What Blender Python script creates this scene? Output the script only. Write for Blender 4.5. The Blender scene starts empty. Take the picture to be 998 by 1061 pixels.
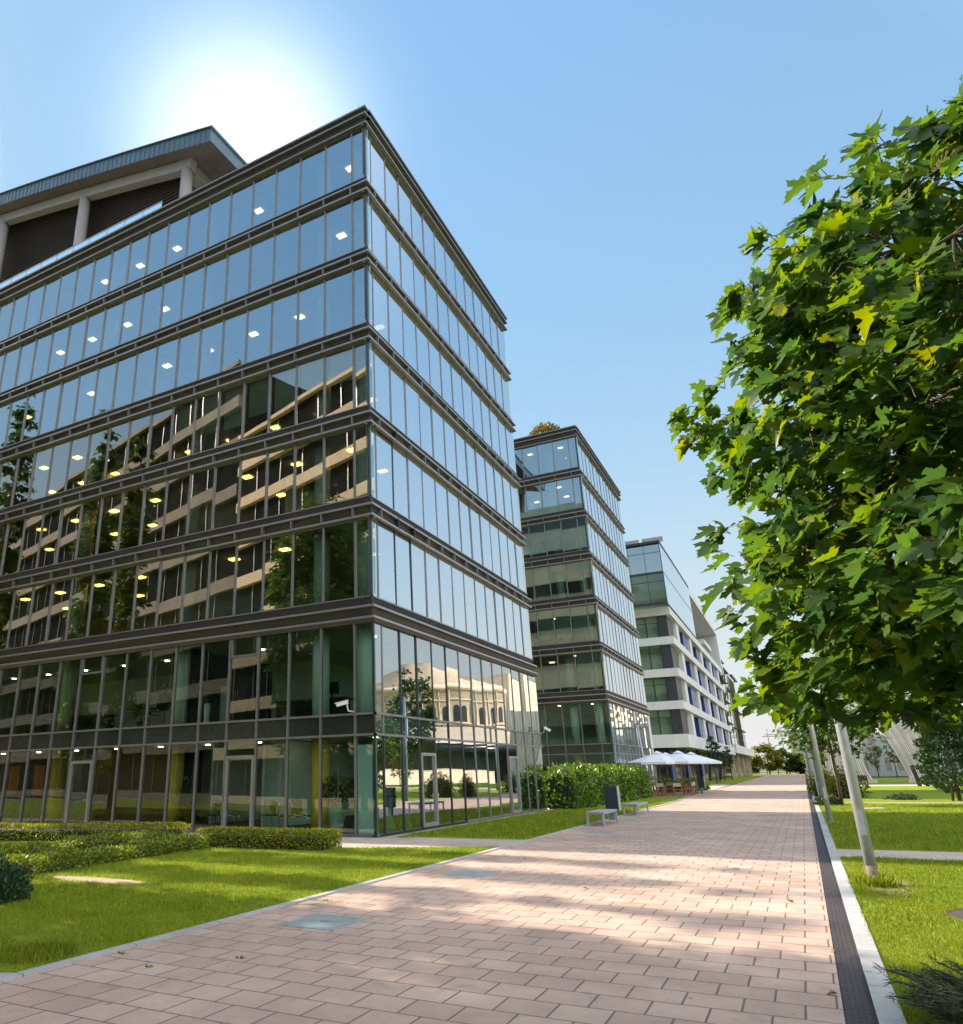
import bpy, math, random
import numpy as np
from mathutils import Vector, Matrix
random.seed(7)
RNG = np.random.default_rng(11)
SC = bpy.context.scene
COL = SC.collection
PI = math.pi

# ------------------------------------------------------------------ helpers
class MB:
    """collects boxes, bars, tubes and sheets in world coordinates; build() links them as ONE mesh"""
    def __init__(s):
        s.v = []; s.f = []; s.m = []; s.sm = []
    def face(s, pts, mi=0, smooth=False):
        i = len(s.v); s.v += [tuple(p) for p in pts]
        s.f.append(tuple(range(i, i + len(pts)))); s.m.append(mi); s.sm.append(smooth); return s
    def box(s, x0, x1, y0, y1, z0, z1, mi=0):
        i = len(s.v)
        s.v += [(x0,y0,z0),(x1,y0,z0),(x1,y1,z0),(x0,y1,z0),(x0,y0,z1),(x1,y0,z1),(x1,y1,z1),(x0,y1,z1)]
        for q in ((0,3,2,1),(4,5,6,7),(0,1,5,4),(1,2,6,5),(2,3,7,6),(3,0,4,7)):
            s.f.append(tuple(i + k for k in q)); s.m.append(mi); s.sm.append(False)
        return s
    def bar(s, a, b, w, h, up=(0,0,1), mi=0):
        a = Vector(a); b = Vector(b); d = (b - a).normalized(); u = Vector(up)
        if abs(d.dot(u)) > .98: u = Vector((0,1,0))
        r = d.cross(u).normalized(); u = r.cross(d).normalized()
        i = len(s.v)
        for p in (a, b):
            for sx, sy in ((-1,-1),(1,-1),(1,1),(-1,1)):
                s.v.append(tuple(p + r*sx*w/2 + u*sy*h/2))
        for q in ((0,3,2,1),(4,5,6,7),(0,1,5,4),(1,2,6,5),(2,3,7,6),(3,0,4,7)):
            s.f.append(tuple(i + k for k in q)); s.m.append(mi); s.sm.append(False)
        return s
    def tube(s, pts, rad, n=8, mi=0, cap=True):
        pts = [Vector(p) for p in pts]
        if not hasattr(rad, '__len__'): rad = [rad]*len(pts)
        base = len(s.v)
        for k, p in enumerate(pts):
            d = (pts[min(k+1, len(pts)-1)] - pts[max(k-1, 0)]).normalized()
            u = Vector((0,0,1)) if abs(d.z) < .9 else Vector((0,1,0))
            r = d.cross(u).normalized(); u = r.cross(d).normalized()
            for j in range(n):
                t = 2*PI*j/n; s.v.append(tuple(p + (r*math.cos(t) + u*math.sin(t))*rad[k]))
        for k in range(len(pts)-1):
            for j in range(n):
                a = base + k*n + j; b = base + k*n + (j+1) % n
                s.f.append((a, a+n, b+n, b)); s.m.append(mi); s.sm.append(True)
        if cap:
            s.f.append(tuple(base + j for j in range(n))); s.m.append(mi); s.sm.append(False)
            s.f.append(tuple(base + (len(pts)-1)*n + j for j in reversed(range(n)))); s.m.append(mi); s.sm.append(False)
        return s
    def cyl(s, x, y, z0, z1, r0, r1=None, n=16, mi=0):
        return s.tube([(x,y,z0),(x,y,z1)], [r0, r0 if r1 is None else r1], n, mi)
    def lathe(s, x, y, prof, n=20, mi=0):
        base = len(s.v)
        for r, z in prof:
            for j in range(n):
                t = 2*PI*j/n; s.v.append((x + r*math.cos(t), y + r*math.sin(t), z))
        for k in range(len(prof)-1):
            for j in range(n):
                a = base + k*n + j; b = base + k*n + (j+1) % n
                s.f.append((a, b, b+n, a+n)); s.m.append(mi); s.sm.append(True)
        return s
    def prism(s, poly, z0, z1, mi=0):
        n = len(poly); i = len(s.v)
        s.v += [(p[0],p[1],z0) for p in poly] + [(p[0],p[1],z1) for p in poly]
        s.f.append(tuple(i + k for k in reversed(range(n)))); s.f.append(tuple(i + n + k for k in range(n)))
        s.m += [mi, mi]; s.sm += [False, False]
        for k in range(n):
            a, b = i + k, i + (k+1) % n
            s.f.append((a, b, b+n, a+n)); s.m.append(mi); s.sm.append(False)
        return s
    def build(s, name, mats, parent=None, bevel=0):
        if not isinstance(mats, (list, tuple)): mats = [mats]
        me = bpy.data.meshes.new(name)
        off = Vector(parent_loc(parent)) if parent else Vector((0,0,0))
        me.from_pydata([tuple(Vector(p) - off) for p in s.v], [], s.f)
        for m in mats: me.materials.append(m)
        if len(mats) > 1: me.polygons.foreach_set('material_index', s.m)
        me.polygons.foreach_set('use_smooth', s.sm); me.update()
        o = bpy.data.objects.new(name, me); COL.objects.link(o)
        if parent: o.parent = parent
        if bevel:
            b = o.modifiers.new('bevel', 'BEVEL'); b.width = bevel; b.segments = 2; b.limit_method = 'ANGLE'
        return o

def parent_loc(p):
    v = Vector((0,0,0))
    while p: v = v + p.location; p = p.parent
    return v
def thing(name, label, cat, loc=(0,0,0), group=None):
    o = bpy.data.objects.new(name, None); COL.objects.link(o); o.location = loc
    o.empty_display_size = .2
    return tag(o, label, cat, group)
def tag(o, label=None, cat=None, group=None, kind=None):
    if label: o['label'] = label
    if cat: o['category'] = cat
    if group: o['group'] = group
    if kind: o['kind'] = kind
    return o
def dup(root, loc, label=None, rotz=0, scale=1):
    r = root.copy(); COL.objects.link(r); r.location = loc; r.rotation_euler = (0,0,rotz); r.scale = (scale,)*3
    if label: r['label'] = label
    for ch in list(root.children):
        c = ch.copy(); COL.objects.link(c); c.parent = r
        for g in ch.children:
            d = g.copy(); COL.objects.link(d); d.parent = c
    return r
def np_mesh(name, V, loops, sizes, mats, parent=None, mi=None, smooth=False):
    me = bpy.data.meshes.new(name)
    off = np.array(parent_loc(parent)) if parent else np.zeros(3)
    V = (V - off).astype(np.float32)
    me.vertices.add(len(V)); me.vertices.foreach_set('co', V.ravel())
    me.loops.add(len(loops)); me.loops.foreach_set('vertex_index', loops.astype(np.int32))
    me.polygons.add(len(sizes))
    st = np.concatenate([[0], np.cumsum(sizes)[:-1]]).astype(np.int32)
    me.polygons.foreach_set('loop_start', st)
    if not isinstance(mats, (list, tuple)): mats = [mats]
    for m in mats: me.materials.append(m)
    if mi is not None: me.polygons.foreach_set('material_index', np.asarray(mi, np.int32))
    me.update(calc_edges=True); me.validate()
    o = bpy.data.objects.new(name, me); COL.objects.link(o)
    if parent: o.parent = parent
    return o

# ------------------------------------------------------------------ materials
def node_mat(name):
    m = bpy.data.materials.new(name); m.use_nodes = True
    nt = m.node_tree; nt.nodes.clear()
    out = nt.nodes.new('ShaderNodeOutputMaterial')
    return m, nt, out
def N(nt, t, **kw):
    n = nt.nodes.new(t)
    for k, v in kw.items():
        if k.startswith('i_'):
            key = k[2:]; key = int(key) if key.isdigit() else key
            n.inputs[key].default_value = v
        else: setattr(n, k, v)
    return n
def c4(c): return (c[0], c[1], c[2], 1)
def mixc(nt, fac, a, b, t='MIX'):
    n = nt.nodes.new('ShaderNodeMix'); n.data_type = 'RGBA'; n.blend_type = t
    for sock, val in ((n.inputs[0], fac), (n.inputs[6], a), (n.inputs[7], b)):
        if hasattr(val, 'is_linked') or hasattr(val, 'links'): nt.links.new(val, sock)
        else: sock.default_value = val if not isinstance(val, tuple) else c4(val)
    return n.outputs[2]
def plain(name, col, rough=.6, metal=0, var=.25, scale=3.0, bump=0.0, bscale=60, spec=.5, stretch=(1,1,1), emit=None, es=0):
    """a base colour broken up by two scales of noise, with a little bump"""
    m, nt, out = node_mat(name)
    tc = N(nt, 'ShaderNodeTexCoord'); mp = N(nt, 'ShaderNodeMapping'); mp.inputs['Scale'].default_value = stretch
    nt.links.new(tc.outputs['Object'], mp.inputs[0])
    n1 = N(nt, 'ShaderNodeTexNoise', i_Scale=scale, i_Detail=6.0, i_Roughness=.65); nt.links.new(mp.outputs[0], n1.inputs[0])
    lo = tuple(c*(1-var) for c in col); hi = tuple(min(1, c*(1+var)) for c in col)
    rp = N(nt, 'ShaderNodeValToRGB'); rp.color_ramp.elements[0].position = .3; rp.color_ramp.elements[1].position = .7
    rp.color_ramp.elements[0].color = c4(lo); rp.color_ramp.elements[1].color = c4(hi)
    nt.links.new(n1.outputs[0], rp.inputs[0])
    b = N(nt, 'ShaderNodeBsdfPrincipled', i_Roughness=rough, i_Metallic=metal)
    b.inputs['Specular IOR Level'].default_value = spec
    nt.links.new(rp.outputs[0], b.inputs['Base Color'])
    if bump:
        n2 = N(nt, 'ShaderNodeTexNoise', i_Scale=bscale, i_Detail=4.0); nt.links.new(mp.outputs[0], n2.inputs[0])
        bp = N(nt, 'ShaderNodeBump', i_Strength=bump, i_Distance=.02); nt.links.new(n2.outputs[0], bp.inputs['Height'])
        nt.links.new(bp.outputs[0], b.inputs['Normal'])
    if emit:
        b.inputs['Emission Color'].default_value = c4(emit); b.inputs['Emission Strength'].default_value = es
    nt.links.new(b.outputs[0], out.inputs[0])
    return m
def glass(name, base, tint, ior=1.6, refl=(.92,.97,1.0), wob=.0):
    """coated pane: reflects more at glancing angles, lets tinted light through"""
    m, nt, out = node_mat(name)
    fr = N(nt, 'ShaderNodeFresnel', i_IOR=ior)
    mth = N(nt, 'ShaderNodeMath', operation='MULTIPLY_ADD'); mth.inputs[1].default_value = 1-base; mth.inputs[2].default_value = base
    nt.links.new(fr.outputs[0], mth.inputs[0])
    tr = N(nt, 'ShaderNodeBsdfTransparent'); tr.inputs[0].default_value = c4(tint)
    gl = N(nt, 'ShaderNodeBsdfGlossy', i_Roughness=.004); gl.inputs[0].default_value = c4(refl)
    if wob:
        tc = N(nt, 'ShaderNodeTexCoord'); n2 = N(nt, 'ShaderNodeTexNoise', i_Scale=.45, i_Detail=1.0); nt.links.new(tc.outputs['Object'], n2.inputs[0])
        bp = N(nt, 'ShaderNodeBump', i_Strength=wob, i_Distance=.02); nt.links.new(n2.outputs[0], bp.inputs['Height'])
        nt.links.new(bp.outputs[0], gl.inputs['Normal'])
    mx = N(nt, 'ShaderNodeMixShader')
    nt.links.new(mth.outputs[0], mx.inputs[0]); nt.links.new(tr.outputs[0], mx.inputs[1]); nt.links.new(gl.outputs[0], mx.inputs[2])
    nt.links.new(mx.outputs[0], out.inputs[0])
    return m
def leaf_mat(name, cols, trans=.4, rough=.45, spec=.4, tcol=None):
    """cols: dark..light leaf colours, picked per leaf; some light passes through"""
    m, nt, out = node_mat(name)
    g = N(nt, 'ShaderNodeNewGeometry')
    rp = N(nt, 'ShaderNodeValToRGB'); cr = rp.color_ramp
    while len(cr.elements) < len(cols): cr.elements.new(.5)
    for k, (p, c) in enumerate(cols): cr.elements[k].position = p; cr.elements[k].color = c4(c)
    nt.links.new(g.outputs['Random Per Island'], rp.inputs[0])
    b = N(nt, 'ShaderNodeBsdfPrincipled', i_Roughness=rough); b.inputs['Specular IOR Level'].default_value = spec
    t = N(nt, 'ShaderNodeBsdfTranslucent')
    hs = N(nt, 'ShaderNodeHueSaturation', i_Saturation=1.1, i_Value=1.7); hs.inputs['Hue'].default_value = .485
    nt.links.new(rp.outputs[0], b.inputs['Base Color']); nt.links.new(rp.outputs[0], hs.inputs['Color']); nt.links.new(hs.outputs[0], t.inputs[0])
    mx = N(nt, 'ShaderNodeMixShader', i_0=trans)
    nt.links.new(b.outputs[0], mx.inputs[1]); nt.links.new(t.outputs[0], mx.inputs[2]); nt.links.new(mx.outputs[0], out.inputs[0])
    return m

M = {}
M['alu'] = plain('grey_brown_aluminium', (.23,.222,.228), .42, .55, .10, 2)
M['alu_dark'] = plain('dark_aluminium', (.045,.048,.055), .4, .5, .12, 2)
M['alu_light'] = plain('light_aluminium', (.33,.32,.33), .38, .6, .08, 2)
def louvre_mat(name, col, freq):
    m, nt, out = node_mat(name)
    tc = N(nt, 'ShaderNodeTexCoord'); sp = N(nt, 'ShaderNodeSeparateXYZ'); nt.links.new(tc.outputs['Object'], sp.inputs[0])
    w = N(nt, 'ShaderNodeMath', operation='MULTIPLY'); w.inputs[1].default_value = freq; nt.links.new(sp.outputs[2], w.inputs[0])
    fr = N(nt, 'ShaderNodeMath', operation='FRACT'); nt.links.new(w.outputs[0], fr.inputs[0])
    n1 = N(nt, 'ShaderNodeTexNoise', i_Scale=1.2, i_Detail=5.0); nt.links.new(tc.outputs['Object'], n1.inputs[0])
    b = N(nt, 'ShaderNodeBsdfPrincipled', i_Roughness=.5, i_Metallic=.3)
    c = mixc(nt, n1.outputs[0], tuple(x*.75 for x in col), tuple(x*1.25 for x in col))
    nt.links.new(c, b.inputs['Base Color'])
    bp = N(nt, 'ShaderNodeBump', i_Strength=.9, i_Distance=.05); nt.links.new(fr.outputs[0], bp.inputs['Height']); nt.links.new(bp.outputs[0], b.inputs['Normal'])
    nt.links.new(b.outputs[0], out.inputs[0]); return m
M['louvre'] = louvre_mat('brown_louvre_sheet', (.092,.078,.080), 14)
M['sill'] = louvre_mat('perforated_sill_sheet', (.12,.105,.115), 30)
M['glass_up'] = glass('coated_office_glass', .42, (.60,.82,.74), 1.75, (.80,.92,1.0), .10)
M['glass_low'] = glass('clear_office_glass', .055, (.78,.97,.89), 1.5, (.9,.98,1.0), .10)
M['glass_side'] = glass('coated_side_glass', .80, (.58,.80,.74), 1.8, (.93,.97,1.0), .10)
M['glass_side_low'] = glass('clear_side_glass', .50, (.50,.76,.68), 1.75, (.93,.98,1.0), .10)
M['glass_mid'] = glass('clear_mid_office_glass', .30, (.74,.95,.83), 1.6, (1.0,.97,.93), .12)
M['glass_dark'] = plain('dark_glass', (.02,.03,.035), .08, 0, .1, 1, spec=.9)
M['balustrade'] = glass('balustrade_glass', .25, (.75,.9,.86), 1.6)
def gloss_panel(name, col, base):
    m, nt, out = node_mat(name)
    fr = N(nt, 'ShaderNodeFresnel', i_IOR=1.7); mth = N(nt, 'ShaderNodeMath', operation='MULTIPLY_ADD'); mth.inputs[1].default_value = 1-base; mth.inputs[2].default_value = base; nt.links.new(fr.outputs[0], mth.inputs[0])
    df = N(nt, 'ShaderNodeBsdfDiffuse'); df.inputs[0].default_value = c4(col); gl = N(nt, 'ShaderNodeBsdfGlossy', i_Roughness=.01); gl.inputs[0].default_value = (.9,.95,.97,1)
    mx = N(nt, 'ShaderNodeMixShader'); nt.links.new(mth.outputs[0], mx.inputs[0]); nt.links.new(df.outputs[0], mx.inputs[1]); nt.links.new(gl.outputs[0], mx.inputs[2]); nt.links.new(mx.outputs[0], out.inputs[0]); return m
M['panel_gloss'] = gloss_panel('reflective_side_panel', (.03,.06,.055), .34)
M['panel_dark'] = plain('dark_glazed_panel', (.022,.030,.026), .16, 0, .15, 1.0, spec=.8)
M['ceiling'] = plain('plaster_ceiling', (.50,.50,.46), .9, 0, .06, 2)
M['wall_in'] = plain('office_wall', (.60,.63,.57), .85, 0, .10, .8)
M['wall_in2'] = plain('office_wall_teal', (.16,.34,.32), .8, 0, .2, .8)
M['floor_in'] = plain('office_carpet', (.13,.13,.12), .95, 0, .2, 3)
M['column'] = plain('painted_column', (.70,.76,.70), .7, 0, .05, 2)
M['column_y'] = plain('ochre_column', (.92,.60,.06), .7, 0, .1, 2)
M['teal_panel'] = plain('pale_teal_panel', (.62,.82,.78), .55, 0, .04, 1.5)
M['lamp'] = plain('ceiling_lamp', (.9,.7,.3), .5, 0, .02, 2, emit=(1.0,.56,.13), es=3.0)
M['lamp_soft'] = plain('ceiling_lamp_pale', (.9,.8,.6), .5, 0, .02, 2, emit=(1.0,.68,.34), es=1.7)
M['downlight'] = plain('downlight_face', (.9,.85,.7), .5, 0, .02, 2, emit=(1.0,.86,.62), es=8)
M['blind'] = louvre_mat('venetian_blind', (.78,.76,.62), 16)
M['blind_plain'] = plain('pale_roller_blind', (.62,.66,.52), .8, 0, .1, .6)
M['wood_dark'] = plain('dark_wood', (.035,.022,.016), .5, 0, .3, 4, stretch=(1,1,6))
M['orange'] = plain('orange_board', (.55,.16,.03), .5, 0, .1, 3)
M['black'] = plain('black_cloth', (.012,.013,.018), .9, 0, .3, 8)
M['chrome'] = plain('chrome_tube', (.62,.63,.64), .18, 1, .05, 3)
M['steel'] = plain('galvanised_steel', (.40,.43,.48), .42, .45, .14, 6, .05, 120)
M['rust'] = plain('rust_stained_steel', (.15,.11,.085), .7, .1, .35, 14, .1, 80)
M['steel_blue'] = plain('blue_grey_painted_steel', (.13,.20,.27), .42, .3, .12, 5)
M['cream_paint'] = plain('cream_painted_steel', (.50,.50,.46), .45, .2, .10, 5)
M['white'] = plain('white_paint', (.72,.72,.70), .55, 0, .06, 4)
M['white_render'] = plain('white_render', (.58,.59,.59), .85, 0, .07, .9, .1, 40)
M['stone'] = plain('beige_stone', (.50,.42,.33), .85, 0, .16, .7, .15, 20)
M['stone_pale'] = plain('pale_stone', (.68,.56,.43), .85, 0, .14, .8, .2, 12)
M['peach'] = plain('sunny_peach_render', (.84,.64,.44), .85, 0, .08, .8)
M['stone_brown'] = plain('brown_stone', (.24,.19,.15), .85, 0, .18, .6, .1, 20)
M['roof_metal'] = plain('seamed_blue_grey_metal', (.115,.165,.20), .42, .55, .12, 1.2)
M['soffit'] = louvre_mat('soffit_boards', (.17,.14,.135), 3)
M['concrete'] = plain('painted_concrete', (.29,.275,.275), .8, 0, .08, 1.5, .1, 40)
M['blue_panel'] = plain('deep_blue_panel', (.016,.055,.21), .4, 0, .1, 2)
M['slate_panel'] = louvre_mat('slate_grey_panel', (.040,.047,.062), 2)
M['void'] = plain('unlit_window_depth', (.020,.022,.024), 1, 0, .3, 1, spec=0)
M['dark_recess'] = plain('dark_recess', (.018,.018,.022), .5, 0, .3, 1)
M['bark'] = plain('grey_brown_bark', (.085,.062,.045), .95, 0, .35, 10, .6, 40, stretch=(1,1,.3))
M['wood'] = plain('oiled_wood', (.36,.17,.06), .55, 0, .22, 9, stretch=(1,1,.2))
M['canvas'] = plain('white_canvas', (.74,.76,.80), .9, 0, .05, 3)
M['canvas_seat'] = plain('cream_canvas', (.55,.48,.38), .9, 0, .08, 5)
M['bin'] = plain('dark_slate_paint', (.022,.030,.045), .45, .2, .15, 6)
M['bench'] = plain('weathered_grey_slats', (.36,.36,.37), .6, .1, .16, 9, .15, 60, stretch=(6,.6,1))
M['pot'] = plain('pale_green_pot', (.34,.46,.36), .5, 0, .08, 3)
M['curtain'] = plain('carved_pale_stone', (.80,.74,.68), .9, 0, .10, .6, .15, 8)
M['soil'] = plain('dark_soil', (.055,.040,.030), 1, 0, .4, 6, .8, 30)
M['gravel'] = plain('pale_gravel', (.36,.31,.25), .95, 0, .45, 40, .9, 70)
M['kerb'] = plain('grey_granite_kerb', (.36,.37,.39), .75, 0, .14, 5, .25, 90)
M['lid'] = plain('grey_blue_cover_plate', (.29,.33,.32), .55, .25, .15, 5, .15, 80)
M['crane'] = plain('faded_crane_steel', (.45,.35,.33), .7, 0, .1, 2)

# leaves
M['maple'] = leaf_mat('maple_leaf', [(0,(.034,.082,.022)),(.35,(.058,.122,.020)),(.72,(.088,.158,.018)),(.94,(.135,.195,.016)),(1,(.20,.22,.016))], .5, .42, .35)
M['leaf_far'] = leaf_mat('tree_leaf', [(0,(.025,.060,.012)),(.5,(.05,.10,.014)),(1,(.10,.15,.016))], .35)
M['leaf_yellow'] = leaf_mat('yellow_green_leaf', [(0,(.07,.10,.012)),(.5,(.13,.155,.014)),(1,(.24,.20,.02))], .4)
M['hedge'] = leaf_mat('hedge_leaf', [(0,(.085,.125,.010)),(.5,(.19,.225,.012)),(1,(.36,.34,.02))], .3)
M['hedge_loose'] = leaf_mat('loose_shrub_leaf', [(0,(.060,.105,.016)),(.5,(.130,.185,.018)),(1,(.28,.29,.025))], .3)
M['laurel'] = leaf_mat('laurel_leaf', [(0,(.038,.095,.010)),(.5,(.085,.165,.013)),(1,(.19,.26,.018))], .3, .35, .5)
M['conifer'] = leaf_mat('conifer_needle', [(0,(.014,.036,.016)),(.5,(.024,.058,.020)),(1,(.045,.085,.022))], .15)
M['juniper'] = leaf_mat('juniper_needle', [(0,(.030,.055,.026)),(.5,(.055,.095,.035)),(1,(.11,.14,.045))], .15)
M['roofplant'] = leaf_mat('dry_roof_plant', [(0,(.10,.085,.02)),(1,(.22,.17,.03))], .3)
M['dead_leaf'] = plain('dry_leaf', (.26,.17,.07), .8, 0, .3, 20)
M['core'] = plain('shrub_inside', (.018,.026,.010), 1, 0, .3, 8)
def grass_blade_mat():
    m, nt, out = node_mat('grass_blade')
    g = N(nt, 'ShaderNodeNewGeometry')
    tc = N(nt, 'ShaderNodeTexCoord')
    rp = N(nt, 'ShaderNodeValToRGB'); cr = rp.color_ramp; cr.elements.new(.5)
    for k, (p, c) in enumerate([(0,(.115,.185,.007)),(.5,(.215,.29,.009)),(1,(.38,.36,.03))]): cr.elements[k].position = p; cr.elements[k].color = c4(c)
    n1 = N(nt, 'ShaderNodeTexNoise', i_Scale=.9, i_Detail=5.0, i_Roughness=.7); nt.links.new(tc.outputs['Object'], n1.inputs[0])
    ad = N(nt, 'ShaderNodeMath', operation='MULTIPLY_ADD'); ad.inputs[1].default_value = .6; nt.links.new(g.outputs['Random Per Island'], ad.inputs[0])
    sb = N(nt, 'ShaderNodeMath', operation='SUBTRACT'); sb.inputs[1].default_value = .25; nt.links.new(n1.outputs[0], sb.inputs[0])
    nt.links.new(sb.outputs[0], ad.inputs[2]); nt.links.new(ad.outputs[0], rp.inputs[0])
    b = N(nt, 'ShaderNodeBsdfPrincipled', i_Roughness=.5); b.inputs['Specular IOR Level'].default_value = .3
    t = N(nt, 'ShaderNodeBsdfTranslucent'); mx = N(nt, 'ShaderNodeMixShader', i_0=.35)
    nt.links.new(rp.outputs[0], b.inputs[0]); nt.links.new(rp.outputs[0], t.inputs[0])
    nt.links.new(b.outputs[0], mx.inputs[1]); nt.links.new(t.outputs[0], mx.inputs[2]); nt.links.new(mx.outputs[0], out.inputs[0]); return m
M['blade'] = grass_blade_mat()
def turf_mat():
    m, nt, out = node_mat('mown_turf')
    tc = N(nt, 'ShaderNodeTexCoord')
    n1 = N(nt, 'ShaderNodeTexNoise', i_Scale=.9, i_Detail=6.0, i_Roughness=.7); nt.links.new(tc.outputs['Object'], n1.inputs[0])
    n2 = N(nt, 'ShaderNodeTexNoise', i_Scale=28, i_Detail=5.0, i_Roughness=.75); nt.links.new(tc.outputs['Object'], n2.inputs[0])
    n3 = N(nt, 'ShaderNodeTexNoise', i_Scale=.28, i_Detail=3.0); nt.links.new(tc.outputs['Object'], n3.inputs[0])
    rp = N(nt, 'ShaderNodeValToRGB'); cr = rp.color_ramp
    cr.elements[0].position = .3; cr.elements[0].color = c4((.115,.175,.008)); cr.elements[1].position = .72; cr.elements[1].color = c4((.28,.33,.014))
    a = mixc(nt, .55, (0,0,0), (0,0,0)); mixn = a.node
    nt.links.new(n1.outputs[0], mixn.inputs[6]); nt.links.new(n2.outputs[0], mixn.inputs[7]); nt.links.new(a, rp.inputs[0])
    r3 = N(nt, 'ShaderNodeValToRGB'); r3.color_ramp.elements[0].position = .56; r3.color_ramp.elements[1].position = .74
    r3.color_ramp.elements[0].color = (0,0,0,1); r3.color_ramp.elements[1].color = (.5,.5,.5,1); nt.links.new(n3.outputs[0], r3.inputs[0])
    c = mixc(nt, r3.outputs[0], (0,0,0), (.20,.17,.045)); nt.links.new(rp.outputs[0], c.node.inputs[6])
    b = N(nt, 'ShaderNodeBsdfPrincipled', i_Roughness=.9); b.inputs['Specular IOR Level'].default_value = .15
    nt.links.new(c, b.inputs[0])
    bp = N(nt, 'ShaderNodeBump', i_Strength=.9, i_Distance=.04); nt.links.new(n2.outputs[0], bp.inputs['Height']); nt.links.new(bp.outputs[0], b.inputs['Normal'])
    nt.links.new(b.outputs[0], out.inputs[0]); return m
M['turf'] = turf_mat()
def paver_mat(name, bw, rh, c1, c2, mortar, ms=.009, off=.5, shift=(0,0)):
    m, nt, out = node_mat(name)
    tc = N(nt, 'ShaderNodeTexCoord'); mp = N(nt, 'ShaderNodeMapping'); mp.inputs['Location'].default_value = (shift[0], shift[1], 0); nt.links.new(tc.outputs['Object'], mp.inputs[0])
    nz = N(nt, 'ShaderNodeTexNoise', i_Scale=5.0, i_Detail=2.0); nt.links.new(mp.outputs[0], nz.inputs[0])
    wob = N(nt, 'ShaderNodeVectorMath', operation='MULTIPLY_ADD'); wob.inputs[1].default_value = (.006,.006,0)
    nt.links.new(nz.outputs['Color'], wob.inputs[0]); nt.links.new(mp.outputs[0], wob.inputs[2])
    br = N(nt, 'ShaderNodeTexBrick', offset=off, i_Scale=1.0)
    br.inputs['Brick Width'].default_value = bw; br.inputs['Row Height'].default_value = rh
    br.inputs['Mortar Size'].default_value = ms; br.inputs['Mortar Smooth'].default_value = .25; br.inputs['Bias'].default_value = 0
    br.inputs['Color1'].default_value = c4(c1); br.inputs['Color2'].default_value = c4(c2); br.inputs['Mortar'].default_value = c4(mortar)
    nt.links.new(wob.outputs[0], br.inputs[0])
    n1 = N(nt, 'ShaderNodeTexNoise', i_Scale=.55, i_Detail=7.0, i_Roughness=.7); nt.links.new(tc.outputs['Object'], n1.inputs[0])
    r1 = N(nt, 'ShaderNodeValToRGB'); r1.color_ramp.elements[0].position = .28; r1.color_ramp.elements[1].position = .68
    r1.color_ramp.elements[0].color = (.68,.66,.65,1); r1.color_ramp.elements[1].color = (1.1,1.08,1.06,1); nt.links.new(n1.outputs[0], r1.inputs[0])
    n2 = N(nt, 'ShaderNodeTexNoise', i_Scale=70, i_Detail=5.0, i_Roughness=.8); nt.links.new(tc.outputs['Object'], n2.inputs[0])
    r2 = N(nt, 'ShaderNodeValToRGB'); r2.color_ramp.elements[0].position = .3; r2.color_ramp.elements[1].position = .7
    r2.color_ramp.elements[0].color = (.84,.84,.84,1); r2.color_ramp.elements[1].color = (1.1,1.1,1.1,1); nt.links.new(n2.outputs[0], r2.inputs[0])
    a = mixc(nt, 1.0, (0,0,0), (0,0,0), 'MULTIPLY'); nt.links.new(br.outputs[0], a.node.inputs[6]); nt.links.new(r1.outputs[0], a.node.inputs[7])
    a2 = mixc(nt, 1.0, (0,0,0), (0,0,0), 'MULTIPLY'); nt.links.new(a, a2.node.inputs[6]); nt.links.new(r2.outputs[0], a2.node.inputs[7])
    vo = N(nt, 'ShaderNodeTexVoronoi', i_Scale=1.7); nt.links.new(tc.outputs['Object'], vo.inputs[0])
    vs = N(nt, 'ShaderNodeMapRange'); vs.inputs[1].default_value = .035; vs.inputs[2].default_value = .055; vs.inputs[3].default_value = .55; vs.inputs[4].default_value = 1.0; nt.links.new(vo.outputs['Distance'], vs.inputs[0])
    n4 = N(nt, 'ShaderNodeTexNoise', i_Scale=1.9, i_Detail=8.0, i_Roughness=.75, i_Distortion=.6); nt.links.new(tc.outputs['Object'], n4.inputs[0])
    r4 = N(nt, 'ShaderNodeMapRange'); r4.inputs[1].default_value = .56; r4.inputs[2].default_value = .70; r4.inputs[3].default_value = 1.0; r4.inputs[4].default_value = .74; nt.links.new(n4.outputs[0], r4.inputs[0])
    vm = N(nt, 'ShaderNodeMath', operation='MULTIPLY'); nt.links.new(vs.outputs[0], vm.inputs[0]); nt.links.new(r4.outputs[0], vm.inputs[1])
    sc3 = N(nt, 'ShaderNodeVectorMath', operation='SCALE'); nt.links.new(a2, sc3.inputs[0]); nt.links.new(vm.outputs[0], sc3.inputs['Scale'])
    b = N(nt, 'ShaderNodeBsdfPrincipled', i_Roughness=.72); b.inputs['Specular IOR Level'].default_value = .35
    nt.links.new(sc3.outputs[0], b.inputs[0])
    inv = N(nt, 'ShaderNodeMath', operation='MULTIPLY_ADD'); inv.inputs[1].default_value = -1.0; inv.inputs[2].default_value = 1.0; nt.links.new(br.outputs['Fac'], inv.inputs[0])
    ad = N(nt, 'ShaderNodeMath', operation='MULTIPLY_ADD'); ad.inputs[1].default_value = .12; nt.links.new(n2.outputs[0], ad.inputs[0]); nt.links.new(inv.outputs[0], ad.inputs[2])
    bp = N(nt, 'ShaderNodeBump', i_Strength=.6, i_Distance=.012); nt.links.new(ad.outputs[0], bp.inputs['Height']); nt.links.new(bp.outputs[0], b.inputs['Normal'])
    nt.links.new(b.outputs[0], out.inputs[0]); return m
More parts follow.
